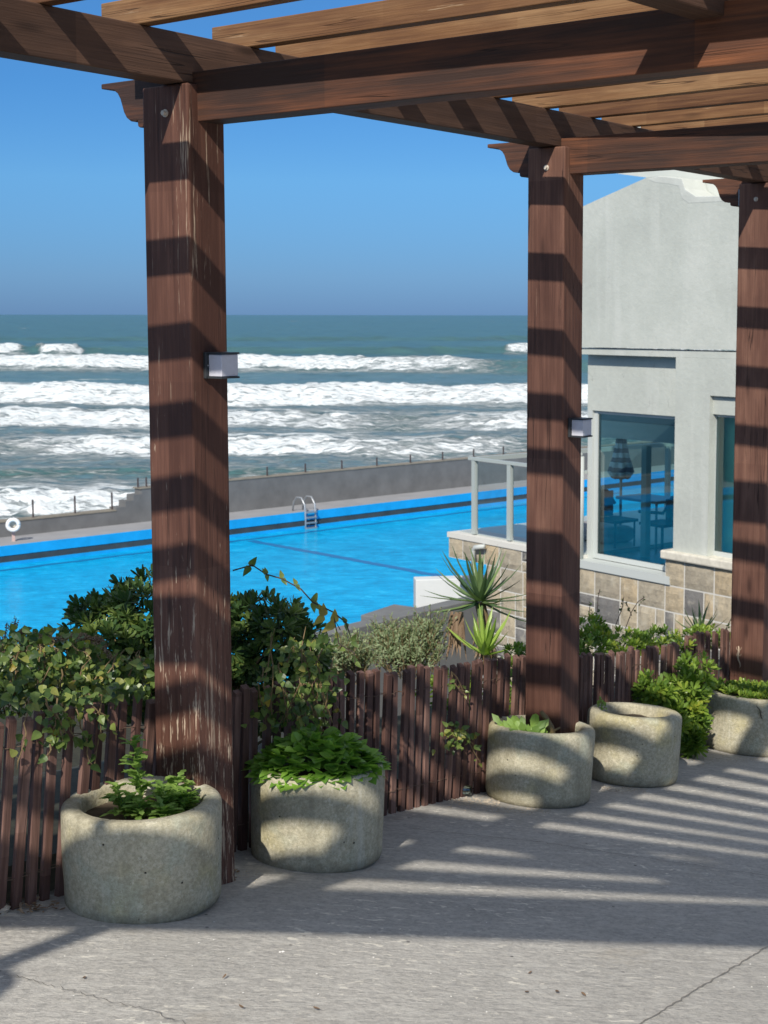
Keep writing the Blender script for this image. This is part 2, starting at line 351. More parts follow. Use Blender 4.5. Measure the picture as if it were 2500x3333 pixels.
def pool_water():
    m, n, b, L = newmat('pool_water'); tc = N(n, 'TexCoord'); O = tc.outputs['Object']
    a = noise_n(n, mapped(n, O, (1, 1.6, 1)), .9, 4, .6, .5); f = noise_n(n, mapped(n, O, (1, 2.2, 1)), 2.6, 4, .7, .4)
    s = math_n(n, 'ADD', math_n(n, 'MULTIPLY', a, .4), math_n(n, 'MULTIPLY', f, .6))
    c = ramp(n, [(.34, (.001, .23, .46)), (.46, (.002, .33, .63)), (.55, (.003, .40, .74)), (.66, (.03, .53, .85))], s).outputs[0]  # ripple highlights painted into the water colour
    L.new(c, b.inputs['Base Color']); b.inputs['Roughness'].default_value = .12; b.inputs['IOR'].default_value = 1.33; b.inputs['Specular IOR Level'].default_value = .07
    bump(n, math_n(n, 'ADD', f, noise_n(n, O, 6, 3)), .25, .05, b); return m
M['pool_water'] = pool_water()
M['lane'] = plain('lane_and_reflection_blue', (.004, .14, .36), .3)
def seamat():
    m, n, b, L = newmat('sea_water'); tc = N(n, 'TexCoord'); O = tc.outputs['Object']
    at = N(n, 'Attribute', attribute_name='foam'); lc = N(n, 'Attribute', attribute_name='lace'); cr_ = N(n, 'Attribute', attribute_name='crest')
    sep = N(n, 'SeparateXYZ'); L.new(O, sep.inputs[0])
    far = thr(n, sep.outputs[1], 120, 1500)
    v1 = mapped(n, O, (.10, .20, .2)); v2 = mapped(n, O, (.35, .8, .4))
    w = noise_n(n, v2, 1, 5, .65, .3); w2 = noise_n(n, v1, 1, 6, .6, .4)
    base = ramp(n, [(.35, (.030, .092, .100)), (.6, (.055, .145, .145))], w2).outputs[0]
    near = mixc(n, thr(n, w, .35, .65), (.070, .152, .165), (.18, .265, .285))
    c = mixc(n, thr(n, sep.outputs[1], 90, 330, 1, 0), base, near)
    c = mixc(n, cr_.outputs['Fac'], c, (.055, .150, .140))
    # foam: solid where the waves break, lace where they have been, whitecaps far out
    lz = noise_n(n, mapped(n, O, (.28, .75, .3)), 1, 9, .72, 1.2)
    lz2 = noise_n(n, mapped(n, O, (.9, 2.4, .8)), 1, 6, .7, .5)
    lzz = math_n(n, 'ADD', math_n(n, 'MULTIPLY', lz, .5), math_n(n, 'MULTIPLY', lz2, .5))
    fo = thr(n, math_n(n, 'ADD', lzz, math_n(n, 'MULTIPLY', at.outputs['Fac'], .44)), .72, .90)
    la = thr(n, math_n(n, 'ADD', lzz, math_n(n, 'MULTIPLY', lc.outputs['Fac'], .27)), .575, .735, 0, .82)
    cap = noise_n(n, mapped(n, O, (.022, .06, .05)), 1, 5, .6); cap2 = noise_n(n, mapped(n, O, (.0045, .008, .05)), 1, 2)
    caps = thr(n, math_n(n, 'ADD', cap, math_n(n, 'MULTIPLY', cap2, .25)), .83, .87, 0, .8)
    f = math_n(n, 'MAXIMUM', math_n(n, 'MAXIMUM', fo, la), caps)
    shade = ramp(n, [(.35, (.50, .56, .58)), (.65, (.86, .88, .87))], lz2).outputs[0]
    c = mixc(n, f, c, shade)
    L.new(c, b.inputs['Base Color']); L.new(thr(n, f, 0, 1, .30, .9), b.inputs['Roughness']); b.inputs['IOR'].default_value = 1.33
    L.new(thr(n, f, 0, 1, .22, .1), b.inputs['Specular IOR Level'])
    h = math_n(n, 'ADD', math_n(n, 'MULTIPLY', w2, 1.6), math_n(n, 'ADD', w, math_n(n, 'MULTIPLY', f, 1.2)))
    bump(n, h, .8, .5, b); return m
M['sea'] = seamat()

# ---------------------------------------------------------------- the ground (patio, bank, pool terrace)
vs = []; fs = []; NA = 90; NB = 60
for i in range(NA+1):
    a = -9+i*.25
    for j in range(NB+1):
        b = -.27+j*.25 if j else -.31
        v = P(a, b, gz(a)); v.z += .004*noise.noise(Vector((v.x*1.3, v.y*1.3, 0))); vs.append(v)
for i in range(NA):
    for j in range(NB): k = i*(NB+1)+j; fs.append((k, k+NB+1, k+NB+2, k+1))
tag(link('patio_ground', vs, fs, M['patio'], smooth=True), kind='structure')
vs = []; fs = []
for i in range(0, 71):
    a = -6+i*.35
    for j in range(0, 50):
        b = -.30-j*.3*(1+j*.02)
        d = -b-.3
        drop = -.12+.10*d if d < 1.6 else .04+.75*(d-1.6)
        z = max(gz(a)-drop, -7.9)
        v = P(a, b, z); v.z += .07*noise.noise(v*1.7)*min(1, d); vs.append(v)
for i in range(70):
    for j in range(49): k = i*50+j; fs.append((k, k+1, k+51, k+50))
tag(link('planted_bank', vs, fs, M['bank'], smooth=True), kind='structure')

def ribbon(name, pts, w, mat):
    vs = []; fs = []
    for i, p in enumerate(pts):
        d = (pts[min(i+1, len(pts)-1)]-pts[max(i-1, 0)]); n = Vector((-d.y, d.x, 0)).normalized()
        ww = w*(.6+.8*RND.random()); p = Vector((p.x, p.y, gzp(p)+.005)); vs += [p-n*ww, p+n*ww]
        if i: fs.append((2*i-2, 2*i-1, 2*i+1, 2*i))
    return tag(link(name, vs, fs, mat), kind='structure')
def ground_at(x, y):
    d = ray(x, y); z = -1.8
    for _ in range(12):
        p = d*(z/d.z); z = gz((p-Vector((C0.x, C0.y, 0))).dot(dA))
    p = d*(z/d.z); return Vector((p.x, p.y, z+EYE))
def wob_line(p, q, n, amp):
    p = ground_at(*p); q = ground_at(*q); out = []
    for i in range(n+1):
        t = i/n; v = p.lerp(q, t); v += Vector((RND.uniform(-amp, amp), RND.uniform(-amp, amp), 0)); out.append(v)
    return out
ribbon('patio_joint', wob_line((1705, 2018), (1200, 2330), 90, .004), .0019, M['crackm'])
ribbon('patio_crack', wob_line((-40, 2092), (340, 2190), 60, .008)+wob_line((345, 2192), (620, 2300), 30, .008), .0013, M['crackm'])
ribbon('patio_crack', wob_line((890, 1792), (1180, 1822), 40, .006)+wob_line((1185, 1824), (1700, 1900), 60, .007), .0014, M['crackm'])

# ---------------------------------------------------------------- pergola
def frame_m(o, x, up=Vector((0, 0, 1))):
    x = x.normalized(); y = up.cross(x)
    if y.length < .01: y = Vector((0, 1, 0))
    y.normalize(); z = x.cross(y)
    return Matrix(((x.x, y.x, z.x, o.x), (x.y, y.y, z.y, o.y), (x.z, y.z, z.z, o.z), (0, 0, 0, 1)))
def board(name, p, q, wid, hei, mat, parent, bevel=.004, label=None, profile=None):
    """straight member from p to q (axis at bottom centre); local x = length, y = width, z = height"""
    mw = frame_m(p, q-p); Lx = (q-p).length; b = MB(); n = 1
    if profile is None:
        b.box((0, -wid/2, 0), (Lx, 0, 0), (0, wid, 0), (0, 0, hei))
    else:
        pr = profile(Lx, hei); k = len(pr)
        b.add([(x, -wid/2, z) for x, z in pr]+[(x, wid/2, z) for x, z in pr],
              [tuple(range(k)), tuple(range(2*k-1, k-1, -1))]+[(i, i+k, (i+1) % k+k, (i+1) % k) for i in range(k)])
    o = b.build(name, mat, parent, mw=mw, bevel=bevel)
    if label: o['label'] = label
    return o
def scroll(Lx, H):
    # x=0 is the decorative tip beyond the post; measured cyma profile
    pts = [(0, H), (0, H-.016)]
    for t in range(0, 9):
        u = t/8; x = .035+.125*u + .022*sin(2*pi*u)*.5; z = H-.020-.112*(.5-.5*cos(pi*u)); pts.append((x, z))
    pts += [(.168, .024), (.170, .004), (.178, 0), (Lx, 0), (Lx, H)]
    return pts
perg = empty('pergola', P(0, 0, gz(0)), label='reddish brown timber pergola with square posts, scroll ended cross beams and slatted roof', cat='pergola')
POSTS = [(-2.26, -.18, .02), (0., -.200, 0.), (2.101, -.160, .024), (4.17, -.180, .015), (6.25, -.12, .08)]
LB = []
for i, (a, b0, b1) in enumerate(POSTS):
    zb = gz(a)-.02
    if i == 1: mt = M['wood_post_worn']
    else: mt = M['wood_post']
    L_ = .70-zb; c = P(a+.0775, (b0+b1)/2, zb)
    mw = Matrix(((0, dA.x, dB.x, c.x), (0, dA.y, dB.y, c.y), (1, 0, 0, c.z), (0, 0, 0, 1)))
    b = MB(); b.box((0, -.0775, -(b1-b0)/2), (L_, 0, 0), (0, .155, 0), (0, 0, b1-b0))
    po = b.build('post', mt, perg, mw=mw, bevel=.006)
    if i == 1: po['label'] = 'nearest post, stain flaking to pale wood near its foot'
    # bolt head on the face towards the patio, near the head
    bm = MB(); bc = P(a, b0+(b1-b0)*.52, .615)
    bm.tube([bc+dA*.002, bc-dA*.004], .012, 12); bm.tube([bc-dA*.003, bc-dA*.014], .008, 6)
    bm.build('bolt', M['bolt'], po, smooth=False)
    if i >= 2:
        bm = MB(); bm.box(P(a+.02, b0-.010, .588), dA*.05, dB*.009, Vector((0, 0, .085))); bm.build('bracket', M['steel'], po)
    # cross beam with scroll end, let into the post
    tip = b0-.24; az0 = a+.042
    board('cross_beam', P(az0+.05, tip, .588), P(az0+.05+(.19*4.4 if i == 0 else 0), 4.4, .588), .10, .150, M['wood_beam'], perg, .003, profile=scroll)
# stub of each cross beam shows left of the post only behind its face; post head strip
# row beam over the posts and two inner row beams
def rowbeam(b, a0, a1, w=.095):
    o = board('row_beam', P(a0, b, .703), P(a1, b, .703), w, .146, M['wood_purlin'], perg, .004); return o
rowbeam(-.067, -2.75, 7.4)
rowbeam(1.722, .10, 7.2, .09); board('row_beam', P(.099, 1.73, .703), P(-3.15, 1.512, .703), .085, .146, M['wood_purlin'], perg, .004); rowbeam(3.3, -2.6, 7.2, .09)
# inner posts, outside the picture
for a in (0, 2.1, 4.17, 6.25):
    c = P(a+.0775, 3.3, gz(a)-.02); L_ = .70-gz(a)+.02
    mw = Matrix(((0, dA.x, dB.x, c.x), (0, dA.y, dB.y, c.y), (1, 0, 0, c.z), (0, 0, 0, 1)))
    b = MB(); b.box((0, -.0775, -.1), (L_, 0, 0), (0, .155, 0), (0, 0, .2)); b.build('post', M['wood_post'], perg, mw=mw, bevel=.006)
# battens: parallel beyond the first post, fanning before it
BT, BH = .050, .078
def batten(a0, b0, a1, b1):
    p = P(a0+BT/2, b0, .8495); q = P(a1+BT/2, b1, .8495)
    board('batten', p, q, BT, BH, M['wood_batten'], perg, .003)
def bline(a_at0, m, b0=-.19, b1=4.5): batten(a_at0+m*b0, b0, a_at0+m*b1, b1)
bline(.292, -.005); bline(.585, -.03)
for k in range(18): bline(.92+.364*k, -.065)
FAN = [(-.168, -.21), (-.525, -.49), (-.88, -.75), (-1.22, -.98), (-1.55, -1.20), (-1.88, -1.40), (-2.21, -1.60), (-2.54, -1.81),
       (-2.95, -2.00), (-3.40, -2.17), (-3.88, -2.40)]
for a0, a2 in FAN:
    m = (a2-a0)/2.2; bline(a0, m, -.19 if a0 > -2.8 else .35, 4.2)
def el(b): return -2.69+.75*(b-2.2)
board('edge_beam', P(el(.55), .55, .70), P(el(4.2), 4.2, .70), .135, .225, M['wood_beam'], perg, .004)
board('row_beam', P(-3.45, 1.415, .80), P(-3.93, 1.40, .80), .06, .05, M['wood_purlin'], perg, .004)
board('peg', P(el(1.33)+.01, 1.33, .90), P(el(1.33)+.01, 1.33, 1.02), .05, .05, M['wood_beam'], perg, .02)
m = MB(); vs = []
for k in range(15):
    t = pi/2-pi*k/14; vs.append((-4.00+.10*sin(t), 1.44+.13*cos(t)))
vs = [(-3.90, .7)]+vs+[(-4.10, .7)]; k = len(vs)
m.add([P(a_, b_, .80) for a_, b_ in vs]+[P(a_, b_, .86) for a_, b_ in vs], [tuple(range(k)), tuple(range(2*k-1, k-1, -1))]+[(i, i+k, (i+1) % k+k, (i+1) % k) for i in range(k)])
m.build('end_board', M['wood_beam'], perg)
# ---------------------------------------------------------------- fence
def fence(a0, a1, b, h, label, lean=.0, zoff=0., pitch=.053):
    root = empty('picket_fence', P((a0+a1)/2, b, gz((a0+a1)/2)), label=label, cat='fence', group='picket fence panels behind the posts')
    a = a0
    while a < a1:
        zb = gz(a)-.03; hh = h+RND.uniform(-.012, .012); w = RND.uniform(.026, .033); t = RND.uniform(.016, .022)
        ln = lean+RND.uniform(-.02, .02); ln2 = RND.uniform(-.02, .02)
        ax = (Vector((0, 0, 1))+dA*ln+dB*ln2).normalized(); o = P(a+RND.uniform(-.004, .004), b+RND.uniform(-.004, .004), zb)
        y = (dB-ax*dB.dot(ax)).normalized(); x_ = y.cross(ax)
        mw = Matrix(((ax.x, x_.x, y.x, o.x), (ax.y, x_.y, y.y, o.y), (ax.z, x_.z, y.z, o.z), (0, 0, 0, 1)))
        m = MB(); s = RND.uniform(.006, .016)
        xx = [(0, -w/2, -t/2), (0, w/2, -t/2), (0, w/2, t/2), (0, -w/2, t/2), (hh+.02, -w/2, -t/2), (hh+.02, w/2, -t/2), (hh+.02-s, w/2, t/2), (hh+.02-s, -w/2, t/2)]
        m.add(xx, [(0, 3, 2, 1), (4, 5, 6, 7), (0, 1, 5, 4), (1, 2, 6, 5), (2, 3, 7, 6), (3, 0, 4, 7)])
        m.build('picket', M['wood_picket'], root, mw=mw, bevel=.0015)
        a += pitch*RND.uniform(.9, 1.1)
    for fr in (.16, .83):                                  # twisted binding wire, two runs
        for s in (-1, 1):
            m = MB(); pts = []; n = int((a1-a0)/.0265)
            for i in range(n+1):
                aa = a0-.02+i*.0265; pts.append(P(aa, b+s*(.0125 if i % 2 == 0 else .002)+.0, gz(aa)+h*fr+.003*sin(i*1.7)))
            m.tube(pts, .0014, 5); m.build('wire', M['wire'], root)
fence(-1.15, .10, -.255, .60, 'leaning brown picket fence panel left of the nearest post, draped with climber leaves', lean=.11)
fence(.14, 2.42, -.255, .595, 'long brown picket fence panel between the nearest post and the middle post', lean=.05)
fence(2.46, 3.72, -.25, .56, 'shadow striped picket fence panel just right of the middle post', lean=.02)
fence(3.77, 5.4, -.25, .60, 'short picket fence panel stepped slightly higher, beside the right hand post', lean=.02)

# ---------------------------------------------------------------- wall lamps
def lamp(a, b, z, label):
    r = empty('wall_lamp', P(a+.045, b, z), label=label, cat='lamp', group='box lamps on the posts')
    m = MB(); m.box(P(a, b, z-.041), dA*.100, dB*.012, Vector((0, 0, .082))); m.build('back_plate', M['lamp_dark'], r, bevel=.002)
    m = MB(); m.box(P(a+.012, b+.0125, z-.034), dA*.072, dB*.056, Vector((0, 0, .068))); m.build('shade', M['lamp_shade'], r, bevel=.002)
    m = MB(); m.box(P(a+.008, b+.0125, z+.0345), dA*.078, dB*.060, Vector((0, 0, .006)))
    m.build('cap', M['lamp_dark'], r)
    m = MB(); m.box(P(a+.008, b+.0125, z-.0405), dA*.078, dB*.060, Vector((0, 0, .006))); m.build('base_cap', M['lamp_dark'], r)
    m = MB(); q = P(a+.006, b+.014, z); m.tube([q, q+dB*.003], .0025, 8); m.build('screw', M['steel'], r)
lamp(.047, .0005, -.158, 'square box lamp with frosted sides on the nearest post')
lamp(2.14, .0245, -.478, 'square box lamp with frosted sides on the middle post, before the house')

# ---------------------------------------------------------------- planters
POTS = []
def planter(x, yb, D, H, soil, label, tilt=.12, seed=0):
    g = ground_at(x, yb); u = Vector((g.x, g.y, 0)).normalized(); c = g+u*(D/2); c.z = gzp(c)
    root = empty('planter', c, label=label, cat='planter', group='round concrete planters along the fence')
    slope = -tilt
    rot = Matrix.Rotation(math.atan(slope), 4, dA.cross(Vector((0, 0, 1)))*-1) if tilt else Matrix.Identity(4)
    ax = Vector((0, 0, 1)) if not tilt else (Vector((0, 0, 1))+dA*tilt*.85).normalized()
    q = Vector((0, 0, 1)).rotation_difference(ax).to_matrix().to_4x4(); mw = Matrix.Translation(c) @ q
    R = D/2; T = .058; prof = [(R*.90, .0), (R*.965, .006), (R*.985, .022)]
    for k in range(1, 9): prof.append((R*(.985+.015*k/8), .022+(H-.06)*k/8))
    for k in range(1, 7):
        t = k/6*pi/2; prof.append((R-.026+.026*cos(t), H-.026+.026*sin(t)))
    prof += [(R-T+.012, H-.001), (R-T+.003, H-.006), (R-T, H-.016), (R-T-.004, H-.10), (R-T-.008, H-.17)]
    def wob(v):
        nn = noise.noise(v*5+Vector((seed*7.1, 0, 0)))*.003+noise.noise(v*17+Vector((seed*3.3, 0, 0)))*.0015
        rr = Vector((v.x, v.y, 0)); rr.normalize() if rr.length else None
        return v+rr*nn+Vector((0, 0, nn*.35 if v.z > .1 else 0))
    m = MB(); m.lathe(prof, (0, 0, 0), 96, wob); m.build('ring', M['pot'], root, smooth=True, mw=mw)
    m = MB(); vs = [(0, 0, H-soil)]; fs = []
    for j in range(1, 6):
        for k in range(30):
            t = 2*pi*k/30; r_ = (R-T-.003)*j/5; vs.append((r_*cos(t), r_*sin(t), H-soil+.010*noise.noise(Vector((r_*cos(t)*12+seed, r_*sin(t)*12, 0)))))
    for k in range(30): fs.append((0, 1+k, 1+(k+1) % 30))
    for j in range(4):
        for k in range(30): a_ = 1+j*30+k; b_ = 1+j*30+(k+1) % 30; fs.append((a_, a_+30, b_+30, b_))
    m.add(vs, fs); m.build('soil', M['soil'], root, smooth=True, mw=mw)
    POTS.append((root, mw, R, H, soil)); return root
planter(312, 1997, .487, .322, .055, 'big bare rimmed concrete planter nearest the camera, with one jagged leaved weed', .0, 1)
planter(685, 1887, .470, .335, .05, 'concrete planter heaped with bright green leaves, right of the nearest post', .04, 2)
planter(1161, 1747, .462, .315, .05, 'concrete planter with dandelions at the foot of the middle post', .12, 3)
planter(1362, 1701, .440, .32, .05, 'nearly empty concrete planter just right of the one at the middle post', .12, 4)
planter(1618, 1634, .490, .30, .02, 'concrete planter cut by the right edge, full of creeping leaves, below the right hand post', .12, 5)

# ---------------------------------------------------------------- foliage helpers
def leaf(mb, p, d, up, L, Wd, r, shape='ov', fold=.25, droop=.0):
    d = d.normalized(); s = d.cross(up)
    if s.length < .05: s = d.cross(Vector((.3, .7, .2)))
    s.normalize(); n = s.cross(d).normalized()
    prof = {'ov': [(.0, .06), (.3, .75), (.62, 1.), (.88, .6)], 'ob': [(.0, .10), (.35, .55), (.68, 1.), (.92, .7)], 'he': [(.0, .25), (.12, .95), (.35, 1.), (.72, .5)],
            'sw': [(.0, 1.), (.3, .9), (.65, .6), (.88, .25)], 'tri': [(.0, .3), (.22, 1.), (.5, .72), (.8, .3)]}[shape]
    vs = []; fs = []
    for i, (t, w) in enumerate(prof):
        c = p+d*(L*t)-Vector((0, 0, 1))*(droop*L*t*t)+n*(-.06*L*sin(pi*t)); k = s*(w*Wd/2); up_ = n*(abs(w)*Wd/2*fold)
        vs += [c-k+up_, c, c+k+up_]
    vs.append(p+d*L-Vector((0, 0, 1))*(droop*L))
    for i in range(len(prof)-1):
        a = 3*i; fs += [(a, a+1, a+4, a+3), (a+1, a+2, a+5, a+4)]
    a = 3*(len(prof)-1); fs += [(a, a+1, len(vs)-1), (a+1, a+2, len(vs)-1)]
    mb.add(vs, fs, r)
def rv():
    while True:
        v = Vector((RND.uniform(-1, 1), RND.uniform(-1, 1), RND.uniform(-1, 1)))
        if .05 < v.length < 1: return v.normalized()
def rosette(mb, c, d, n, L, Wd, r0, r1, shape='ob', spread=(.25, 1.35)):
    d = d.normalized(); u = d.orthogonal().normalized(); w = d.cross(u); ph = RND.random()*6
    for k in range(n):
        t = ph+k*2.4; e = spread[0]+(spread[1]-spread[0])*(k+.5)/n+RND.uniform(-.12, .12)
        dr = d*cos(e)+(u*cos(t)+w*sin(t))*sin(e)
        leaf(mb, c-d*L*.15*(k/n), dr, d, L*RND.uniform(.75, 1.1), Wd*RND.uniform(.85, 1.15), min(1, max(0, RND.uniform(r0, r1))), shape, droop=.08*RND.random())
def blob_points(blobs, n, inner=.85):
    """points spread through the outer shell of a union of ellipsoids (centre, (rx, ry, rz))"""
    out = []; vol = [b[1][0]*b[1][1]+b[1][0]*b[1][2] for b in blobs]; tot = sum(vol)
    while len(out) < n:
        q = RND.random()*tot; i = 0
        while q > vol[i]: q -= vol[i]; i += 1
        c, r = blobs[i]; v = rv(); s = RND.uniform(inner, 1.05)
        p = Vector((v.x*r[0], v.y*r[1], v.z*r[2]))*s+c
        bad = any(j != i and sum(((p[k]-b[0][k])/b[1][k])**2 for k in range(3)) < inner**2*.8 for j, b in enumerate(blobs))
        if not bad: out.append((p, Vector((v.x/r[0], v.y/r[1], v.z/r[2])).normalized()))
    return out
def shrub(name, blobs, n, L, Wd, mat, label, cat='shrub', k=13, inner=.82, group=None, rr=(0, 1), fill=0, base=None, upb=.35, shape='ob', stems=14):
    c0 = sum((b[0] for b in blobs), Vector())/len(blobs); base = base or Vector((c0.x, c0.y, min(b[0].z-b[1][2] for b in blobs)))
    root = empty(name, base, label=label, cat=cat, group=group)
    pts = blob_points(blobs, n, inner); mb = MB()
    for p, d in pts:
        dd = (d+Vector((0, 0, upb))+rv()*.25).normalized(); q = RND.random()
        rosette(mb, p, dd, k, L, Wd, rr[0]+(rr[1]-rr[0])*q*.7, rr[0]+(rr[1]-rr[0])*(q*.7+.3), shape)
    for _ in range(fill):
        b = RND.choice(blobs); v = rv()*RND.uniform(.2, .85); p = b[0]+Vector((v.x*b[1][0], v.y*b[1][1], v.z*b[1][2]))
        leaf(mb, p, rv(), Vector((0, 0, 1)), L, Wd, RND.uniform(rr[0], (rr[0]+rr[1])/2), shape)
    mb.build('foliage', mat, root)
    st = MB()
    for p, d in pts[::max(1, len(pts)//stems)]:
        mid = base.lerp(p, .5)+rv()*.04; st.tube([base, base.lerp(mid, .5), mid, p], [.010, .008, .006, .003], 5)
    st.build('stems', M['stem'], root)
    return root
def S(x, y, Y): return spot(x, y, Y)
def FP(x, y, off=.03, b=-.255):                  # a point just in front of (or behind) the fence line
    d = ray(x, y); o = Vector((0, 0, EYE)); pl = P(0, b+off, 0); return o+d*((pl-o).dot(dB)/d.dot(dB))

# ---------------------------------------------------------------- shrubs and climbers behind the fence
shrub('evergreen_shrub', [(S(262, 1398, 5.55), (.175, .20, .19)), (S(325, 1350, 5.6), (.17, .2, .20)), (S(210, 1350, 5.6), (.11, .12, .11)), (S(420, 1420, 5.6), (.2, .2, .25)),
    (S(560, 1400, 5.7), (.20, .2, .20)), (S(590, 1480, 5.6), (.20, .18, .17)), (S(655, 1420, 5.6), (.09, .12, .13)), (S(600, 1365, 5.6), (.11, .12, .11)), (S(300, 1470, 5.4), (.22, .1, .13))],
    820, .056, .0150, M['lf_pitt'], 'big dense dark evergreen shrub with whorled leaves showing on both sides of the nearest post', inner=.72, fill=1500, base=S(430, 1640, 5.6), stems=26)
shrub('evergreen_shrub', [(S(1480, 1525, 7.5), (.115, .09, .19)), (S(1500, 1462, 7.6), (.095, .07, .11)), (S(1412, 1492, 7.35), (.10, .06, .075)), (S(1440, 1560, 7.35), (.10, .06, .10)), (S(1500, 1570, 7.45), (.08, .06, .10)), (S(1492, 1606, 7.4), (.055, .06, .055))],
    200, .056, .019, M['lf_pittb'], 'bright green shrub growing through the fence between the nearly empty planter and the rightmost one', k=9, inner=.55, fill=460, base=S(1485, 1625, 7.5), upb=.5, stems=5)
shrub('creeping_shrub', [(S(1275, 1388, 7.5), (.12, .2, .06)), (S(1350, 1386, 7.9), (.15, .2, .04)), (S(1430, 1382, 8.2), (.14, .2, .04)), (S(1530, 1374, 8.7), (.13, .2, .03)), (S(1478, 1398, 7.85), (.05, .08, .05)), (S(1275, 1360, 7.7), (.085, .15, .06)), (S(1120, 1408, 7.3), (.06, .1, .02)), (S(1110, 1480, 7.0), (.10, .1, .12)), (S(1000, 1500, 6.6), (.20, .1, .10))],
    430, .042, .0135, M['lf_pittb'], 'low yellow green creeping shrub spilling over the fence below the stone house wall', k=9, inner=.6, fill=520, base=S(1420, 1470, 8.3), upb=.6, stems=3)

def rosemary(name, blobs, n, label, group=None):
    base = S(*group) if False else blobs[0][0]-Vector((0, 0, blobs[0][1][2]+.1))
    root = empty(name, base, label=label, cat='bush', group='grey green bushes by the low wall'); mb = MB(); st = MB()
    for p, d in blob_points(blobs, n, .25):
        ax = (Vector((0, 0, 1))+d*.6+rv()*.3).normalized(); L_ = RND.uniform(.09, .16); q = RND.random()*.6
        st.tube([p-ax*.1, p+ax*L_], [.0025, .001], 4)
        for k in range(13):
            t = k/13; dr = (ax*.7+rv()).normalized(); leaf(mb, p+ax*(L_*t), dr, ax, RND.uniform(.022, .036), .010, min(1, q+RND.random()*.4), 'ob')
    mb.build('foliage', M['lf_rose'], root); st.build('stems', M['stem'], root)
rosemary('rosemary_bush', [(S(872, 1400, 9.2), (.20, .25, .06)), (S(930, 1372, 9.2), (.07, .2, .08)), (S(826, 1385, 9.2), (.06, .1, .06)), (S(880, 1420, 9.1), (.24, .25, .08))], 420, 'wide grey green bush behind the fence left of the yucca')
rosemary('rosemary_bush', [(S(755, 1422, 8.2), (.07, .15, .04)), (S(780, 1432, 8.2), (.06, .12, .03)), (S(735, 1438, 8.0), (.05, .1, .03))], 150, 'small pale bush beside the dark shrub, left of the wide grey green one')
# thin tall sprig of the wide bush
# yuccas
def yucca(name, c, n, L, Wd, mat, label, base=None, trunk=True, elev=(-.35, 1.45), rr=(0, 1), skirt=True, group=None, droop=.12):
    base = base or c-Vector((0, 0, .1)); root = empty(name, base, label=label, cat='yucca', group=group); mb = MB()
    for k in range(n):
        t = k*2.39996+RND.uniform(-.2, .2); e = elev[0]+(elev[1]-elev[0])*((k+.5)/n)**.85
        d = Vector((cos(t)*cos(e), sin(t)*cos(e), sin(e)))
        leaf(mb, c+d*.02, d, Vector((0, 0, 1)) if e < 1.2 else Vector((cos(t), sin(t), 0)), L*RND.uniform(.75, 1.08), Wd*RND.uniform(.8, 1.15), RND.uniform(*rr), 'sw', fold=.45, droop=droop*RND.random())
    mb.build('leaves', mat, root)
    if trunk:
        tr = MB(); tr.tube([base, base.lerp(c, .5)+Vector((.01, 0, 0)), c], [.05, .04, .035], 10); tr.build('trunk', M['stem'], root)
    if skirt:
        sk = MB()
        for k in range(70):
            t = RND.random()*2*pi; z = RND.random(); q = c.lerp(base, .15+.8*z)+Vector((cos(t), sin(t), 0))*.035
            leaf(sk, q, Vector((cos(t)*.45, sin(t)*.45, -1)), Vector((cos(t), sin(t), 0)), RND.uniform(.12, .24), .02, RND.random(), 'sw')
        sk.build('dead_leaves', M['lf_dry'], root)
    return root
yucca('yucca', S(1037, 1302, 9.4), 38, .42, .040, M['lf_yucca'], 'tall dark yucca with a spiky rosette on a shaggy trunk, before the pool', base=S(1060, 1440, 9.4), droop=.2)
yucca('yucca', S(1046, 1418, 9.0), 15, .31, .048, M['lf_lime'], 'low lime green yucca at the foot of the tall dark one', trunk=False, elev=(.35, 1.45), skirt=False, droop=.05)
yucca('yucca', S(1512, 1374, 9.2), 20, .21, .022, M['lf_yucca'], 'small yucca tuft below the stone wall beside the right hand post', trunk=False, elev=(.3, 1.4), skirt=False, rr=(.4, 1), droop=.05)
# withered leaf heap left of the yuccas
r = empty('dead_yucca', S(985, 1400, 9.2), label='withered brown grey leaf heap leaning beside the tall yucca', cat='dead plant'); mb = MB()
for k in range(70):
    c = S(988+RND.uniform(-12, 12), 1325+RND.uniform(-5, 25), 9.2); leaf(mb, c, Vector((RND.uniform(-.35, .15), RND.uniform(-.2, .2), -1)), Vector((0, -1, 0)), RND.uniform(.12, .26), .018, RND.uniform(0, .5), 'sw')
mb.build('leaves', M['lf_dry'], r)

def climber(label, strands, nleaf, L, base, rr=(0, 1), extra=(), Wf=.74):
    """wandering stems with heart leaves"""
    root = empty('climber', base, label=label, cat='climbing plant', group='climbers on the fence'); st = MB(); mb = MB()
    for pts in strands:
        q = [pts[0]]
        for i in range(1, len(pts)):
            for t in (.33, .66, 1): q.append(pts[i-1].lerp(pts[i], t)+rv()*.008)
        st.tube(q, [.0026]*(len(q)-1)+[.0012], 5)
        n = max(2, int(nleaf*sum((q[i+1]-q[i]).length for i in range(len(q)-1))))
        for k in range(n):
            i = RND.randrange(len(q)-1); p = q[i].lerp(q[i+1], RND.random()); d = (rv()+Vector((0, -.5, -.35))).normalized()
            pt = p+d*.015; st.tube([p, pt], .0009, 4); l = L*RND.uniform(.45, 1.05)
            leaf(mb, pt, d, (Vector((0, -1, .35))+rv()*.5).normalized(), l, l*Wf, min(1, max(0, RND.uniform(*rr))), 'he', fold=.18)
    for p, d in extra:
        l = L*RND.uniform(.5, 1.05); leaf(mb, p, d, (Vector((0, -1, .6))+rv()*.5).normalized(), l, l*Wf, min(1, max(0, RND.uniform(*rr))), 'he', fold=.18)
    mb.build('leaves', M['lf_ivy'], root); st.build('stems', M['stem'], root); return root
ls = []
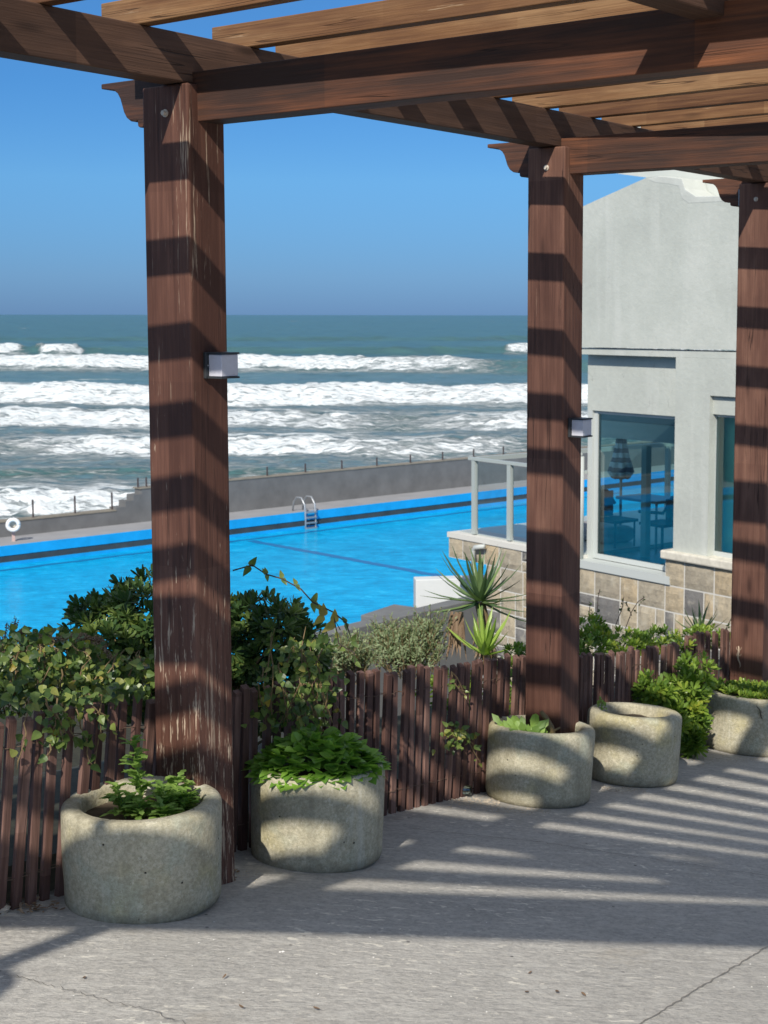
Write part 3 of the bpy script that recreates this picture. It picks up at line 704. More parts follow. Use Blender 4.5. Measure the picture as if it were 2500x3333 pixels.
for k in range(46):                                     # left hand mass over the fence
    x = RND.uniform(-30, 330); top = 1345+max(0, (x-120))*.35+RND.uniform(0, 40); Y = RND.uniform(4.75, 5.2)
    ls.append([S(x+RND.uniform(-30, 30), 1545, 5.1), S(x+RND.uniform(-25, 25), 1480, Y), S(x+RND.uniform(-25, 25), top+40, Y), S(x+RND.uniform(-30, 30), top, Y+.05)])
for x, y, x2, y2 in ((120, 1500, 100, 1640), (60, 1510, 35, 1665), (215, 1500, 205, 1650), (190, 1500, 255, 1600), (95, 1510, 150, 1610), (130, 1520, 160, 1600), (160, 1530, 195, 1640), (100, 1510, 130, 1600)):
    ls.append([FP(x, y, -.03), FP(x, y+4, .03), FP((x+x2)/2+8, (y+y2)/2, .035), FP(x2, y2, .03)])
ex = []
for k in range(950):
    x = RND.uniform(-25, 320); lo = 1355+max(0, x-140)*.45; y = lo+(1515-lo)*RND.random()**.75; ex.append((S(x, y, RND.uniform(4.75, 5.15)), (rv()+Vector((0, -.6, -.3))).normalized()))
for k in range(70):
    x = RND.uniform(-10, 335); ex.append((FP(x, RND.uniform(1475, 1515), RND.uniform(-.03, .035)), (rv()+Vector((0, -.6, -.5))).normalized()))
for k in range(34): ex.append((FP(RND.gauss(140, 40), RND.uniform(1530, 1610), .035), (rv()+Vector((0, -.6, -.5))).normalized()))
climber('green and yellowing climber heaped over the fence at the left edge', ls, 30, .040, S(150, 1560, 4.95), extra=ex)
ls = []
for k in range(16):
    x = RND.uniform(545, 715); ls.append([S(x+RND.uniform(-20, 20), 1560, 5.2), S(x+RND.uniform(-20, 20), 1480, 5.1), S(x+RND.uniform(-20, 20), RND.uniform(1340, 1440), 5.15)])
for x, y, x2, y2 in ((700, 1460, 735, 1555), (640, 1480, 700, 1600), (620, 1470, 600, 1570), (690, 1500, 690, 1610), (560, 1500, 610, 1600), (660, 1450, 720, 1500)):
    ls.append([FP(x, y, -.02), FP((x+x2)/2+6, (y+y2)/2, .035), FP(x2, y2, .035)])
ex = [(S(RND.gauss(665, 28), RND.uniform(1380, 1500), RND.uniform(5.05, 5.3)), (rv()+Vector((0, -.5, -.3))).normalized()) for k in range(110)]+[(FP(RND.gauss(650, 45), RND.uniform(1480, 1580), .035), (rv()+Vector((0, -.6, -.5))).normalized()) for k in range(90)]
climber('climber with olive and yellow leaves twining over the fence right of the nearest post', ls, 26, .040, S(640, 1570, 5.15), rr=(.1, 1), Wf=.7, extra=ex)
# long arching tendril with paired leaves
M['lf_ivy_t'] = M['lf_ivy']
r = empty('climber', S(505, 1235, 5.2), label='long thin tendril with small paired leaves arching against the pool', cat='climbing plant', group='climbers on the fence')
tp = [(503, 1232), (545, 1220), (575, 1240), (610, 1250), (650, 1272), (675, 1300), (720, 1322), (748, 1345), (760, 1385)]
tv = [S(x, y, 5.15) for x, y in tp]; st = MB(); st.tube(tv, [.0028]*8+[.0012], 6)
tp2 = [(660, 1480), (668, 1420), (700, 1380), (718, 1330), (735, 1360)]; st.tube([S(x, y, 5.15) for x, y in tp2], .002, 5)
tp3 = [(720, 1325), (732, 1390), (765, 1410), (768, 1440)]; st.tube([S(x, y, 5.15) for x, y in tp3], .002, 5)
mb = MB()
for i, (x, y, n, s) in enumerate([(540, 1222, 2, .045), (576, 1240, 3, .028), (610, 1248, 2, .032), (641, 1262, 3, .028), (676, 1300, 4, .04), (700, 1330, 3, .05), (722, 1345, 2, .055), (748, 1345, 2, .030), (760, 1385, 2, .035), (728, 1378, 2, .03), (700, 1390, 3, .045), (768, 1430, 2, .03)]):
    for k in range(n):
        a_ = pi/2+RND.uniform(-.8, .8) if k % 2 == 0 else -pi/2+RND.uniform(-1.2, 1.2)
        leaf(mb, S(x, y, 5.15), Vector((cos(a_)*.8, -.2, sin(a_))), Vector((.3, -1, .2)), s, s*.55, .98 if i in (5, 6) else RND.uniform(.1, .95), 'he')
mb.build('leaves', M['lf_ivy'], r); st.build('stems', M['twig'], r)
# small shoots on the fence beside the middle planter
ls = [[FP(985, 1560), FP(1000, 1585), FP(960, 1600)], [FP(985, 1560), FP(995, 1590), FP(1020, 1610)], [FP(985, 1560), FP(1000, 1585), FP(1035, 1640)]]
ex = [(FP(RND.gauss(995, 22), RND.gauss(1590, 18), .035), (rv()+Vector((0, -.6, -.2))).normalized()) for k in range(46)]
climber('little climber shoot low on the fence left of the dandelion planter', ls, 30, .036, FP(1000, 1610), rr=(.2, 1), Wf=.6, extra=ex)
ls = [[FP(975, 1450), FP(985, 1480), FP(1005, 1500)], [FP(975, 1450), FP(1000, 1490)]]
climber('few pale leaves near the top of the long fence panel', ls, 30, .040, FP(985, 1470), rr=(.4, 1), Wf=.6)
# dry flower spikes over the climber
def spikes(label, lines, Y, dens=90):
    root = empty('dry_flower_spike', S(*lines[0][0], Y), label=label, cat='dry flowers'); st = MB(); mb = MB()
    for ln in lines:
        q = [S(x, y, Y+RND.uniform(-.03, .03)) for x, y in ln]; st.tube(q, .0016, 5)
        for i in range(len(q)-1):
            for k in range(dens): p = q[i].lerp(q[i+1], RND.random())+rv()*.006; leaf(mb, p, rv(), rv(), .010, .005, RND.uniform(.3, 1), 'ov')
    mb.build('seed_heads', M['lf_dry'], root); st.build('stems', M['twig'], root)
spikes('pinkish brown dry flower spikes arching over the climber', [[(60, 1400), (110, 1385), (150, 1375), (190, 1372)], [(165, 1372), (205, 1385), (225, 1400), (238, 1420)], [(180, 1380), (215, 1378), (230, 1400)], [(20, 1425), (70, 1400), (120, 1382)], [(150, 1378), (175, 1395), (200, 1402)]], 4.9)
spikes('grey twiggy dry heads standing at the left edge', [[(5, 1450), (10, 1380), (15, 1345)], [(20, 1440), (28, 1370), (35, 1335)], [(40, 1430), (45, 1380), (50, 1355)], [(0, 1400), (25, 1380), (45, 1365)]], 5.0, 45)
# bare twigs before the stone wall
r = empty('twiggy_weed', S(1290, 1360, 9.0), label='thin dark leafless twigs standing before the stone wall', cat='weed'); st = MB(); mb = MB()
for ln in ([(1285, 1370), (1290, 1320), (1292, 1290), (1296, 1272)], [(1280, 1360), (1272, 1330), (1275, 1300)], [(1350, 1360), (1365, 1320), (1378, 1300), (1392, 1290)], [(1365, 1330), (1352, 1300)], [(1330, 1350), (1345, 1310), (1347, 1290)], [(1560, 1380), (1572, 1350), (1580, 1335)]):
    q = [S(x, y, 9.0) for x, y in ln]; st.tube(q, .0025, 5)
    for k in range(14): p = q[-1].lerp(q[0], RND.random()*.6); leaf(mb, p, rv(), rv(), .016, .009, RND.random()*.5, 'ov')
mb.build('leaves', M['lf_ivy'], r); st.build('stems', M['twig'], r)

# ---------------------------------------------------------------- plants in the planters
def potpt(i, x, y, z=0): 
    root, mw, R, H, soil = POTS[i]; return mw @ Vector((x, y, H-soil+z))
def jag(mb, p, d, up, L, Wd, r):
    """jagged, lobed weed leaf"""
    d = d.normalized(); s = d.cross(up); s = s.normalized() if s.length > .05 else d.orthogonal().normalized(); n = s.cross(d)
    mids = [p+d*(L*t)+n*(.12*L*sin(pi*t)) for t in (0, .2, .35, .5, .65, .8, 1)]; w = [.12, .55, .3, .95, .5, .8, 0]
    vs = []; fs = []
    for m_, q in zip(mids, w): vs += [m_-s*(q*Wd/2)+n*.002, m_, m_+s*(q*Wd/2)+n*.002]
    for i in range(6): a = 3*i; fs += [(a, a+1, a+4, a+3), (a+1, a+2, a+5, a+4)]
    mb.add(vs, fs, r)
r = empty('weed', potpt(0, .0, .0), label='jagged leaved green weed with one tall shoot, in the nearest planter', cat='weed', group='plants growing in the planters'); mb = MB(); st = MB()
for k in range(9):
    bx = RND.uniform(-.06, .13); by = RND.uniform(-.08, .04); hgt = RND.uniform(.05, .11); ang = RND.random()*6.3
    if k == 0: bx, by, hgt = .0, .0, .235
    p0_ = potpt(0, bx, by); p1_ = p0_+Vector((cos(ang)*.03, sin(ang)*.03, hgt)); st.tube([p0_, p0_.lerp(p1_, .5)+rv()*.008, p1_], [.003, .0025, .0015], 5)
    nl = 62 if k == 0 else 44
    for j in range(nl):
        t = RND.random(); p = p0_.lerp(p1_, t); a_ = RND.random()*6.3
        jag(mb, p, Vector((cos(a_), sin(a_), RND.uniform(-.1, .8))), Vector((0, 0, 1)), RND.uniform(.035, .080)*(1.1-.4*t), RND.uniform(.022, .040), RND.random())
mb.build('leaves', M['lf_weed'], r); st.build('stems', M['lf_weed'], r)
r = empty('leafy_plant', potpt(1, 0, 0), label='dense mound of bright green fleshy leaves filling the second planter', cat='plant', group='plants growing in the planters'); mb = MB()
for k in range(560):
    q = RND.random()**.5*.215; t = RND.random()*6.3; hh = .135*(1-(q/.235)**2)*RND.uniform(.55, 1.0)
    p = potpt(1, q*cos(t), q*sin(t), hh+.015); d = Vector((cos(t)*(.3+q*3), sin(t)*(.3+q*3), RND.uniform(.0, .7)))+rv()*.55
    leaf(mb, p, d, (Vector((0, 0, 1))+rv()*.3).normalized(), RND.uniform(.040, .068), RND.uniform(.040, .060), RND.random(), 'he', fold=.22, droop=.3)
mb.build('leaves', M['lf_spin'], r)
r = empty('dandelion', potpt(2, 0, 0), label='row of upright and sprawling dandelion leaves in the planter at the middle post', cat='weed', group='plants growing in the planters'); mb = MB()
for k in range(34):
    t = k/33; x = -.155+.25*t; base_ = potpt(2, x, -.06-.05*sin(t*3)); e = RND.uniform(.2, 1.2) if t < .5 else RND.uniform(.1, .5); a_ = RND.uniform(2.2, 7)
    jag(mb, base_, Vector((cos(a_)*cos(e), sin(a_)*cos(e)*.6, sin(e))), Vector((0, -1, .3)), RND.uniform(.08, .14)*(1 if t < .5 else .65), RND.uniform(.028, .042), RND.random())
for x, l, a_ in ((-.085, .105, 1.9), (-.045, .11, 1.45), (-.12, .08, 2.2), (-.03, .06, .9)):
    leaf(mb, potpt(2, x, -.08), Vector((cos(a_), -.1, sin(a_))), Vector((0, -1, .2)), l*1.25, .040, .95, 'ob', droop=.15)
mb.build('leaves', M['lf_weed'], r)
m = MB(); p0_ = potpt(2, .05, -.05); m.tube([p0_, p0_+Vector((-.012, 0, .05)), p0_+Vector((-.035, 0, .095)), p0_+Vector((-.055, .0, .12))], [.014, .016, .012, .008], 8)
m.tube([p0_+Vector((-.01, 0, .03)), p0_+Vector((.03, 0, .05))], [.008, .004], 6)
tag(m.build('dead_stump', M['stem'], smooth=True), 'small brown broken stump among the dandelions', 'stump')
r = empty('weed', potpt(3, -.15, .0), label='tiny green sprig at the left rim of the nearly empty planter', cat='weed', group='plants growing in the planters'); mb = MB()
for k in range(26): jag(mb, potpt(3, -.155+RND.uniform(-.02, .02), .02, .05+RND.uniform(-.03, .03)), rv()+Vector((0, 0, .5)), Vector((0, 0, 1)), .024, .014, RND.random())
mb.tube([potpt(3, -.15, .02), potpt(3, -.16, .02, .08)], .0015, 5, .3)
mb.build('leaves', M['lf_weed'], r)
r = empty('creeping_plant', potpt(4, 0, 0), label='glossy leaves covering the soil of the rightmost planter', cat='plant', group='plants growing in the planters'); mb = MB()
for k in range(120):
    q = RND.random()**.5*.2; t = RND.random()*6.3; rosette(mb, potpt(4, q*cos(t), q*sin(t), .02+.02*RND.random()), Vector((0, 0, 1))+rv()*.4, 7, .045, .017, 0, .8, 'ob')
mb.build('leaves', M['lf_pittb'], r)

# ---------------------------------------------------------------- small things
def gecko(name, c, nrm, head, L, mat, label, curl=.8):
    """little lizard lying flat: nrm = surface normal, head = heading"""
    nrm = nrm.normalized(); head = (head-nrm*head.dot(nrm)).normalized(); side = head.cross(nrm); m = MB(); pts = []; rad = []
    for i in range(22):
        t = i/21; x = (.5-t)*L; y = curl*L*.5*max(0, t-.45)**1.6*sin((t-.45)*5)+.02*L*sin(t*9)
        r_ = L*(.030 if t < .06 else .045 if t < .14 else .030 if t < .19 else .048 if t < .42 else .048*max(0, 1-(t-.42)/.6)+.006)
        pts.append(c+head*x+side*y+nrm*(L*.045)); rad.append(r_)
    m.tube(pts, rad, 8)
    for fx, sg in ((.30, 1), (.30, -1), (.10, 1), (.10, -1)):
        b_ = c+head*(fx*L)+nrm*(L*.04); e_ = b_+side*(sg*.10*L)+head*(.05*L if fx > .2 else -.05*L)-nrm*.001; f_ = e_+head*(.06*L)+side*(sg*.015*L)-nrm*(L*.03)
        m.tube([b_, e_, f_], [.014*L, .011*L, .008*L], 6)
        for q in (-.6, 0, .6): m.tube([f_, f_+head*(.035*L)+side*(q*.03*L)], .004*L, 4)
    return tag(m.build(name, mat, smooth=True), label, 'lizard', 'little lizards')
_d = ray(1596, 1418); _pl = P(4.17, 0, 0); _o = Vector((0, 0, EYE)); _g = _o+_d*((_pl-_o).dot(dA)/_d.dot(dA))
gecko('gecko', _g-dA*.002, -dA, Vector((0, 0, 1)), .12, M['gecko_pale'], 'small pale lizard clinging head up to the right hand post')
_, mwp, Rp, Hp, _s = POTS[4]
d_ = spot(1641, 1535, 5)-Vector((0, 0, EYE)); pc = mwp @ Vector((0, 0, .2)); dd = Vector((d_.x, d_.y, 0)).normalized()
tt = pc.dot(dd)-Rp; gp = spot(1641, 1535, 1); gp = Vector((gp.x, gp.y, gp.z-EYE))*0
for _ in range(1):
    q = spot(1641, 1535, 1)-Vector((0, 0, EYE)); A_ = q.x**2+q.y**2; B_ = -2*(q.x*pc.x+q.y*pc.y); C_ = pc.x**2+pc.y**2-Rp**2; disc = max(0, B_*B_-4*A_*C_)
    s_ = (-B_-sqrt(disc))/(2*A_); gp = q*s_+Vector((0, 0, EYE)); gn = Vector((gp.x-pc.x, gp.y-pc.y, 0)).normalized()
gecko('gecko', gp+gn*.004, gn, Vector((.3, 0, -1)), .085, M['gecko_dark'], 'small dark lizard on the side of the rightmost planter')
# clear cup and white stone by the middle planter
cc = ground_at(1003, 1722)+Vector((0, .02, .026)); ax = (dB*-.9+dA*-.35).normalized(); q = Vector((0, 0, 1)).rotation_difference(ax).to_matrix().to_4x4()
m = MB(); m.lathe([(.0, -.03), (.020, -.03), (.026, .035), (.0275, .036), (.025, .034), (.0185, -.027), (.0, -.027)], (0, 0, 0), 28)
tag(m.build('plastic_cup', M['glass_clear'], smooth=True, mw=Matrix.Translation(cc) @ q), 'clear plastic cup lying at the foot of the fence beside a white stone', 'cup')
def rock(name, c, r_, mat, **k):
    m = MB(); vs = []; n1, n2 = 7, 10; sd_ = RND.random()*50
    prof = []
    for i in range(n1+1):
        for j in range(n2):
            t = pi*i/n1; p_ = 2*pi*j/n2; v = Vector((sin(t)*cos(p_), sin(t)*sin(p_), cos(t))); vs.append(v*(r_*(1+.45*noise.noise(v*1.3+Vector((sd_, 0, 0)))))*1.)
    fs = [(i*n2+j, i*n2+(j+1) % n2, (i+1)*n2+(j+1) % n2, (i+1)*n2+j) for i in range(n1) for j in range(n2)]
    m.add([Vector((v.x, v.y, v.z*.75)) for v in vs], fs); o = m.build(name, mat, mw=Matrix.Translation(c)); return tag(o, **k)
rock('stone', ground_at(1030, 1702)+Vector((0, 0, .018)), .026, M['white_stone'], label='white lump of stone against the foot of the middle planter', cat='stone')
rock('stone', ground_at(8, 1970)+Vector((0, 0, .008)), .018, M['grit'], label='small brown stone at the left edge by the fence foot', cat='stone')
# grit washed up along the fence and the middle planters; loose chips on the patio
def scatter(label, name, regions, mat, kind='stuff', cat=None):
    m = MB()
    for (x0, y0, x1, y1, n, r0, r1) in regions:
        for _ in range(n):
            p = ground_at(RND.uniform(x0, x1), RND.gauss((y0+y1)/2, (y1-y0)/3.2)); r_ = RND.uniform(r0, r1); vs = []
            for sx in ((1, 0, 0), (-1, 0, 0), (0, 1, 0), (0, -1, 0), (0, 0, 1), (0, 0, -.4)):
                vs.append(p+Vector(sx)*r_*RND.uniform(.6, 1.25)*(1 if sx[2] == 0 else .6)+Vector((0, 0, r_*.25)))
            m.add(vs, [(0, 2, 4), (2, 1, 4), (1, 3, 4), (3, 0, 4), (2, 0, 5), (1, 2, 5), (3, 1, 5), (0, 3, 5)], RND.random())
    return tag(m.build(name, mat), label, cat, kind=kind)
scatter('pale grit and gravel washed against the middle planter', 'gravel', [(965, 1722, 1080, 1742, 420, .002, .0055), (1060, 1740, 1190, 1758, 300, .0015, .004), (1300, 1700, 1400, 1712, 120, .002, .005), (1480, 1630, 1660, 1648, 260, .0015, .004), (500, 1880, 560, 1900, 60, .002, .004)], M['grit'], cat='gravel')
scatter('loose pale chips scattered over the patio', 'stone_chips', [(0, 2030, 1659, 2200, 60, .0015, .004), (900, 1800, 1659, 1990, 50, .0015, .0035), (605, 2055, 612, 2061, 2, .005, .007)], M['white_stone'], cat='gravel')
m = MB()
for k in range(73):
    x, y = (RND.uniform(20, 130), RND.gauss(1962, 8)) if k < 50 else (RND.uniform(480, 520), RND.gauss(1895, 8)) if k < 65 else (RND.uniform(0, 1659), RND.uniform(2100, 2190))
    leaf(m, ground_at(x, y)+Vector((0, 0, .006)), Vector((RND.uniform(-1, 1), RND.uniform(-1, 1), RND.uniform(0, .2))), Vector((0, 0, 1)), RND.uniform(.012, .03), RND.uniform(.006, .012), RND.random()*(.8 if k < 65 else .3), 'ov')
tag(m.build('leaf_litter', M['lf_dry']), 'dry leaf litter at the foot of the fence by the nearest planter', 'leaf litter', kind='stuff')

# ---------------------------------------------------------------- the house on its terrace
H0 = Vector((1.5519, 21., EYE)); hw = Vector((sin(radians(38.9)), -cos(radians(38.9)), 0)); hn = Vector((hw.y, -hw.x, 0))
if hn.dot(-H0) < 0: hn = -hn
UZ = Vector((0, 0, 1))
def Q(s, z, o=0): return H0+hw*s+UZ*z+hn*o          # s along wall, z from eye level, o out towards us
house = empty('house', Q(3, -4.8), label='grey rendered house with a gable, big teal windows and a split stone base', cat='house')
def slab(mb, s0, s1, z0, z1, o0, o1, r=0.): mb.box(Q(s0, z0, o0), hw*(s1-s0), UZ*(z1-z0), hn*(o1-o0), r)
def poly(mb, pts, o0, o1, r=0.):
    k = len(pts); mb.add([Q(s, z, o1) for s, z in pts]+[Q(s, z, o0) for s, z in pts], [tuple(range(k)), tuple(range(2*k-1, k-1, -1))]+[(i, i+k, (i+1) % k+k, (i+1) % k) for i in range(k)], r)
m = MB()
poly(m, [(0, -.45), (9, -.40), (9, 1.3), (2.75, 1.47), (2.15, 1.51), (1.96, 1.615), (1.9, 1.755), (1.5, 1.815), (1.27, 1.815), (.02, 1.50)], -.4, .03)      # gable wall above the lintel line
m.build('gable_wall', M['stucco'], house)
m = MB(); slab(m, 0, 9, -.55, -.462, -.4, 0); slab(m, 1.815, 2.42, -3.12, -.551, -.12, 0); slab(m, 2.42, 9, -1.03, -.551, -.4, 0)
slab(m, 3.9, 9, -3.12, -1.031, -.4, -.001); slab(m, 2.30, 3.9, -1.27, -1.031, -.19, -.06)
m.build('wall', M['stucco'], house)
m = MB(); slab(m, -.03, 1.814, -1.345, -.551, -.30, -.16); m.build('blind_panel', M['stucco'], house)
# second, paler volume behind the gable
m = MB(); poly(m, [(.10, 1.99), (1.05, 1.835), (1.3, 1.60), (9, 1.0), (9, 2.9), (.10, 2.9)], -1.2, -.41); m.build('upper_wall', M['stucco_light'], house)
m = MB(); poly(m, [(1.25, 1.795), (1.42, 1.735), (1.66, 1.70), (1.84, 1.66), (1.90, 1.50), (2.02, 1.43), (2.8, 1.415), (9, 1.25), (9, 1.34), (2.7, 1.49), (2.15, 1.515), (1.96, 1.62), (1.9, 1.76), (1.5, 1.82)], -.38, .0325); m.build('patched_plaster', M['mould'], house, bevel=.01)
# big window
def window(s0, s1, zT, zB, o, glass, fw=.07):
    f = MB(); t = fw
    for a_, b_, c_, d_ in ((s0, s0+t, zB, zT), (s1-t*.2, s1, zB, zT)): slab(f, a_, b_, c_, d_, o-.05, o+.02)
    slab(f, s0+t, s1-t*.2, zT-t*.6, zT, o-.05, o+.018); slab(f, s0+t, s1-t*.2, zB, zB+t, o-.05, o+.018)
    w = f.build('window', M['frame_white'], house)
    g = MB(); g.add([Q(s0+t, zB+t, o), Q(s1-t*.2, zB+t, o), Q(s1-t*.2, zT-t*.6, o), Q(s0+t, zT-t*.6, o)], [(0, 1, 2, 3)]); g.build('pane', glass, w)
window(.07, 1.814, -1.345, -3.46, -.22, M['glass'], .07)
window(2.36, 3.9, -1.27, -3.12, -.14, M['glass_green'], .06)
m = MB(); slab(m, -.02, .068, -3.5, -1.345, -.26, -.16); slab(m, .005, .03, -3.5, -.60, -.30, -.262); m.build('corner_mullion', M['frame_white'], house)
m = MB(); slab(m, .0, 1.80, -3.58, -3.47, -.28, .05); m.build('window_ledge', M['frame_white'], house)
m = MB(); slab(m, 1.66, 9, -3.235, -3.12, -.2, .09); m.build('sill', M['sill'], house, bevel=.02)
m = MB(); m.tube([Q(-.02, -3.5, -.02), Q(-.02, -2.0, -.02)], .055, 12); m.tube([Q(-.02, -2.0, -.02), Q(-.10, -1.96, -.02)], .05, 10); m.build('downpipe', M['frame_white'], house, smooth=True)
# roofed inside, open to the sea behind
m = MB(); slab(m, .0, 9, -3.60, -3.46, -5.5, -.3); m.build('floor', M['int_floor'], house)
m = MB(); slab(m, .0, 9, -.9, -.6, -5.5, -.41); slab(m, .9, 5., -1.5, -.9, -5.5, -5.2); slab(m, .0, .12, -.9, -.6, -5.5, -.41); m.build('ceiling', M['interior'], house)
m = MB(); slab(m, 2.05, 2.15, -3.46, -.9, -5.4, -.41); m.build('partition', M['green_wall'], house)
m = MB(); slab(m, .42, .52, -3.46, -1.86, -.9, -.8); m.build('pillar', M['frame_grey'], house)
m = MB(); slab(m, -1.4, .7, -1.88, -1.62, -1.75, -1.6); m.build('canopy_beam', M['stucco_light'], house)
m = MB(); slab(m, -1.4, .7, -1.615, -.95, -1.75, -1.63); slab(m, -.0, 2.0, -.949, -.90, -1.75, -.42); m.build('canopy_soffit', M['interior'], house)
m = MB(); slab(m, 1.95, 3.95, -3.10, -1.2, -.36, -.34); m.build('green_backing', M['green_wall'], house)  # added sheet behind the pane, to give the window a lit green
# split stone base, one block at a time, white raised pointing between
def stonework(parent, s0, s1, z0, z1, o, name='stone_facing', cell=.175):
    nx = round((s1-s0)/cell); nz_ = round((z1-z0)/cell); cx = (s1-s0)/nx; cz = (z1-z0)/nz_; used = [[0]*nz_ for _ in range(nx)]; m = MB(); R2 = random.Random(21)
    for j in range(nz_-1, -1, -1):
        for i in range(nx):
            if used[i][j]: continue
            w = R2.choice((1, 2, 2, 2, 3, 3)); h = R2.choice((1, 2, 2, 2))
            while w > 1 and (i+w > nx or any(used[i+k][j] for k in range(1, w))): w -= 1
            h = min(h, j+1)
            while h > 1 and any(used[i+k][j-q] for k in range(w) for q in range(h)): h -= 1
            for k in range(w):
                for q in range(h): used[i+k][j-q] = 1
            g = .009; a_ = s0+i*cx+g; b_ = s0+(i+w)*cx-g; c_ = z0+(j-h+1)*cz+g; d_ = z0+(j+1)*cz-g; r_ = R2.random()
            N1 = 4; N2 = 4; vs = []; fs = []
            for u in range(N1+1):
                for v in range(N2+1):
                    ed = u in (0, N1) or v in (0, N2); s_ = a_+(b_-a_)*u/N1; z_ = c_+(d_-c_)*v/N2
                    vs.append(Q(s_, z_, o+(.0 if ed else .018+.014*noise.noise(Vector((s_*7, z_*7, 3))))))
            for u in range(N1):
                for v in range(N2): k0 = u*(N2+1)+v; fs.append((k0, k0+N2+1, k0+N2+2, k0+1))
            m.add(vs, fs, r_)
    m.build(name, M['stone'], parent)
    b = MB(); slab(b, s0, s1, z0, z1, o-.25, o-.002); b.build('pointing', M['mortar'], parent)
stonework(house, -.0, 1.70, -5.9, -3.585, .02); stonework(house, 1.70, 9., -5.9, -3.24, .022)
# things inside, seen through the big window
def terrace_chair(s, o, label, turn=1):
    r = empty('terrace_chair', Q(s, -3.46, o), label=label, cat='chair', group='dark chairs behind the window')
    m = MB(); slab(m, s-.24, s+.24, -3.04, -3.0, o-.24, o+.24); m.build('seat', M['chairm'], r)
    m = MB(); pts = [Q(s-.26*turn, -2.82, o-.24), Q(s-.28*turn, -2.62, o-.1), Q(s-.28*turn, -2.60, o+.1), Q(s-.26*turn, -2.82, o+.26), Q(s+.2*turn, -2.84, o+.28)]
    m.tube(pts, .025, 8); slab(m, s-.28*turn, s-.25*turn, -3.0, -2.62, o-.2, o+.2); m.build('backrest', M['chairm'], r)
    for a_ in (-.2, .2):
        for b_ in (-.2, .2): m = MB(); m.tube([Q(s+a_, -3.46, o+b_), Q(s+a_, -3.03, o+b_)], .016, 8); m.build('leg', M['chairm'], r)
terrace_chair(-.30, -1.0, 'dark chair on the left behind the big teal window'); terrace_chair(.42, -1.25, 'dark chair on the right behind the big teal window', -1)
r = empty('terrace_table', Q(-.1, -3.46, -1.6), label='grey table between the chairs behind the big teal window', cat='table')
m = MB(); slab(m, -.6, .25, -2.76, -2.72, -1.9, -1.3); m.build('tabletop', M['tablem'], r)
for a_ in (-.55, .2):
    for b_ in (-1.85, -1.35): m = MB(); m.tube([Q(a_, -3.46, b_), Q(a_, -2.76, b_)], .02, 8); m.build('leg', M['tablem'], r)
ms, nn_, bb, LL = newmat('striped_canvas'); tc = N(nn_, 'TexCoord'); w_ = N(nn_, 'TexWave', wave_type='BANDS', bands_direction='Z'); w_.inputs['Scale'].default_value = 2.2; w_.inputs['Distortion'].default_value = 1.5
LL.new(tc.outputs['Object'], w_.inputs[0]); LL.new(ramp(nn_, [(.48, (.06, .08, .12)), (.52, (.62, .66, .68))], w_.outputs['Fac']).outputs[0], bb.inputs['Base Color'])
r = empty('parasol', Q(-1.0, -3.46, -1.8), label='closed striped parasol standing behind the big teal window', cat='parasol')
m = MB(); c_ = Q(-1.0, 0, -1.8)
def pw(v):
    t = atan2(v.y, v.x); return Vector((v.x*(1+.22*sin(t*7)), v.y*(1+.22*sin(t*7)), v.z))
m.lathe([(.0, -1.80), (.06, -1.82), (.08, -2.0), (.12, -2.2), (.18, -2.42), (.12, -2.52), (.0, -2.46)], c_, 42, pw); m.build('canopy', ms, r, smooth=True)
m = MB(); m.tube([Q(-1.0, -3.46, -1.8), Q(-1.0, -1.75, -1.8)], .022, 8); m.build('pole', M['frame_grey'], r)
m = MB(); m.lathe([(.0, -3.40), (.2, -3.40), (.22, -3.455), (.0, -3.455)], c_, 24); m.build('base', M['tablem'], r)

# terrace beside the house, stone retaining wall and glass balustrade
terr = empty('terrace', Q(-1.5, -4.8), label='raised terrace with split stone retaining wall left of the house', cat='terrace')
m = MB(); slab(m, -3.02, -.001, -3.50, -3.42, -5., .04); m.build('coping', M['mortar'], terr)
m = MB(); slab(m, -2.9, -.002, -3.419, -3.405, -5.4, -.12); m.build('paving', M['frame_grey'], terr)
stonework(terr, -3.0, -.0, -3.82, -3.5, .02); stonework(terr, -2.07, -.0, -5.9, -3.82, .018)
m = MB(); slab(m, -2.07, -2.0, -5.9, -3.83, -5.4, .0); m.build('end_wall', M['mortar'], terr)
m = MB(); m.tube([Q(-2.0, -3.52, .12), Q(-2.22, -3.56, .12), Q(-2.26, -3.62, .12), Q(-2.26, -3.9, .12)], .035, 10); m.build('drainpipe', M['frame_white'], terr, smooth=True)
bal = empty('glass_balustrade', Q(-1.5, -3.41), label='glass balustrade with grey green posts on the terrace beside the house', cat='balustrade')
for s, o in ((-2.5, -.1), (-1.65, -.1), (-.62, -.1), (-2.48, -2.2), (-2.48, -4.4)):
    m = MB(); slab(m, s-.04, s+.04, -3.404, -2.25, o-.035, o+.035); m.build('post', M['frame_grey'], bal)
m = MB(); slab(m, -2.62, .0, -2.25, -2.205, -.14, -.06); m.build('handrail', M['frame_grey'], bal)
m = MB(); slab(m, -2.55, -2.48, -2.269, -2.20, -4.6, -.16); m.build('handrail', M['frame_grey'], bal)
for a_, b_ in ((-2.44, -1.71), (-1.59, -.68), (-.56, -.02)):
    m = MB(); m.add([Q(a_, -3.33, -.1), Q(b_, -3.33, -.1), Q(b_, -2.27, -.1), Q(a_, -2.27, -.1)], [(0, 1, 2, 3)]); m.build('pane', M['glass_clear'], bal)
# lounger cushion on the terrace
m = MB(); slab(m, -1.3, -.35, -3.404, -3.16, -1.5, -.9); tag(m.build('lounger_cushion', M['lf_dry'] if False else M['deck'], bevel=.09), 'grey padded lounge cushion on the terrace behind the glass', 'cushion')

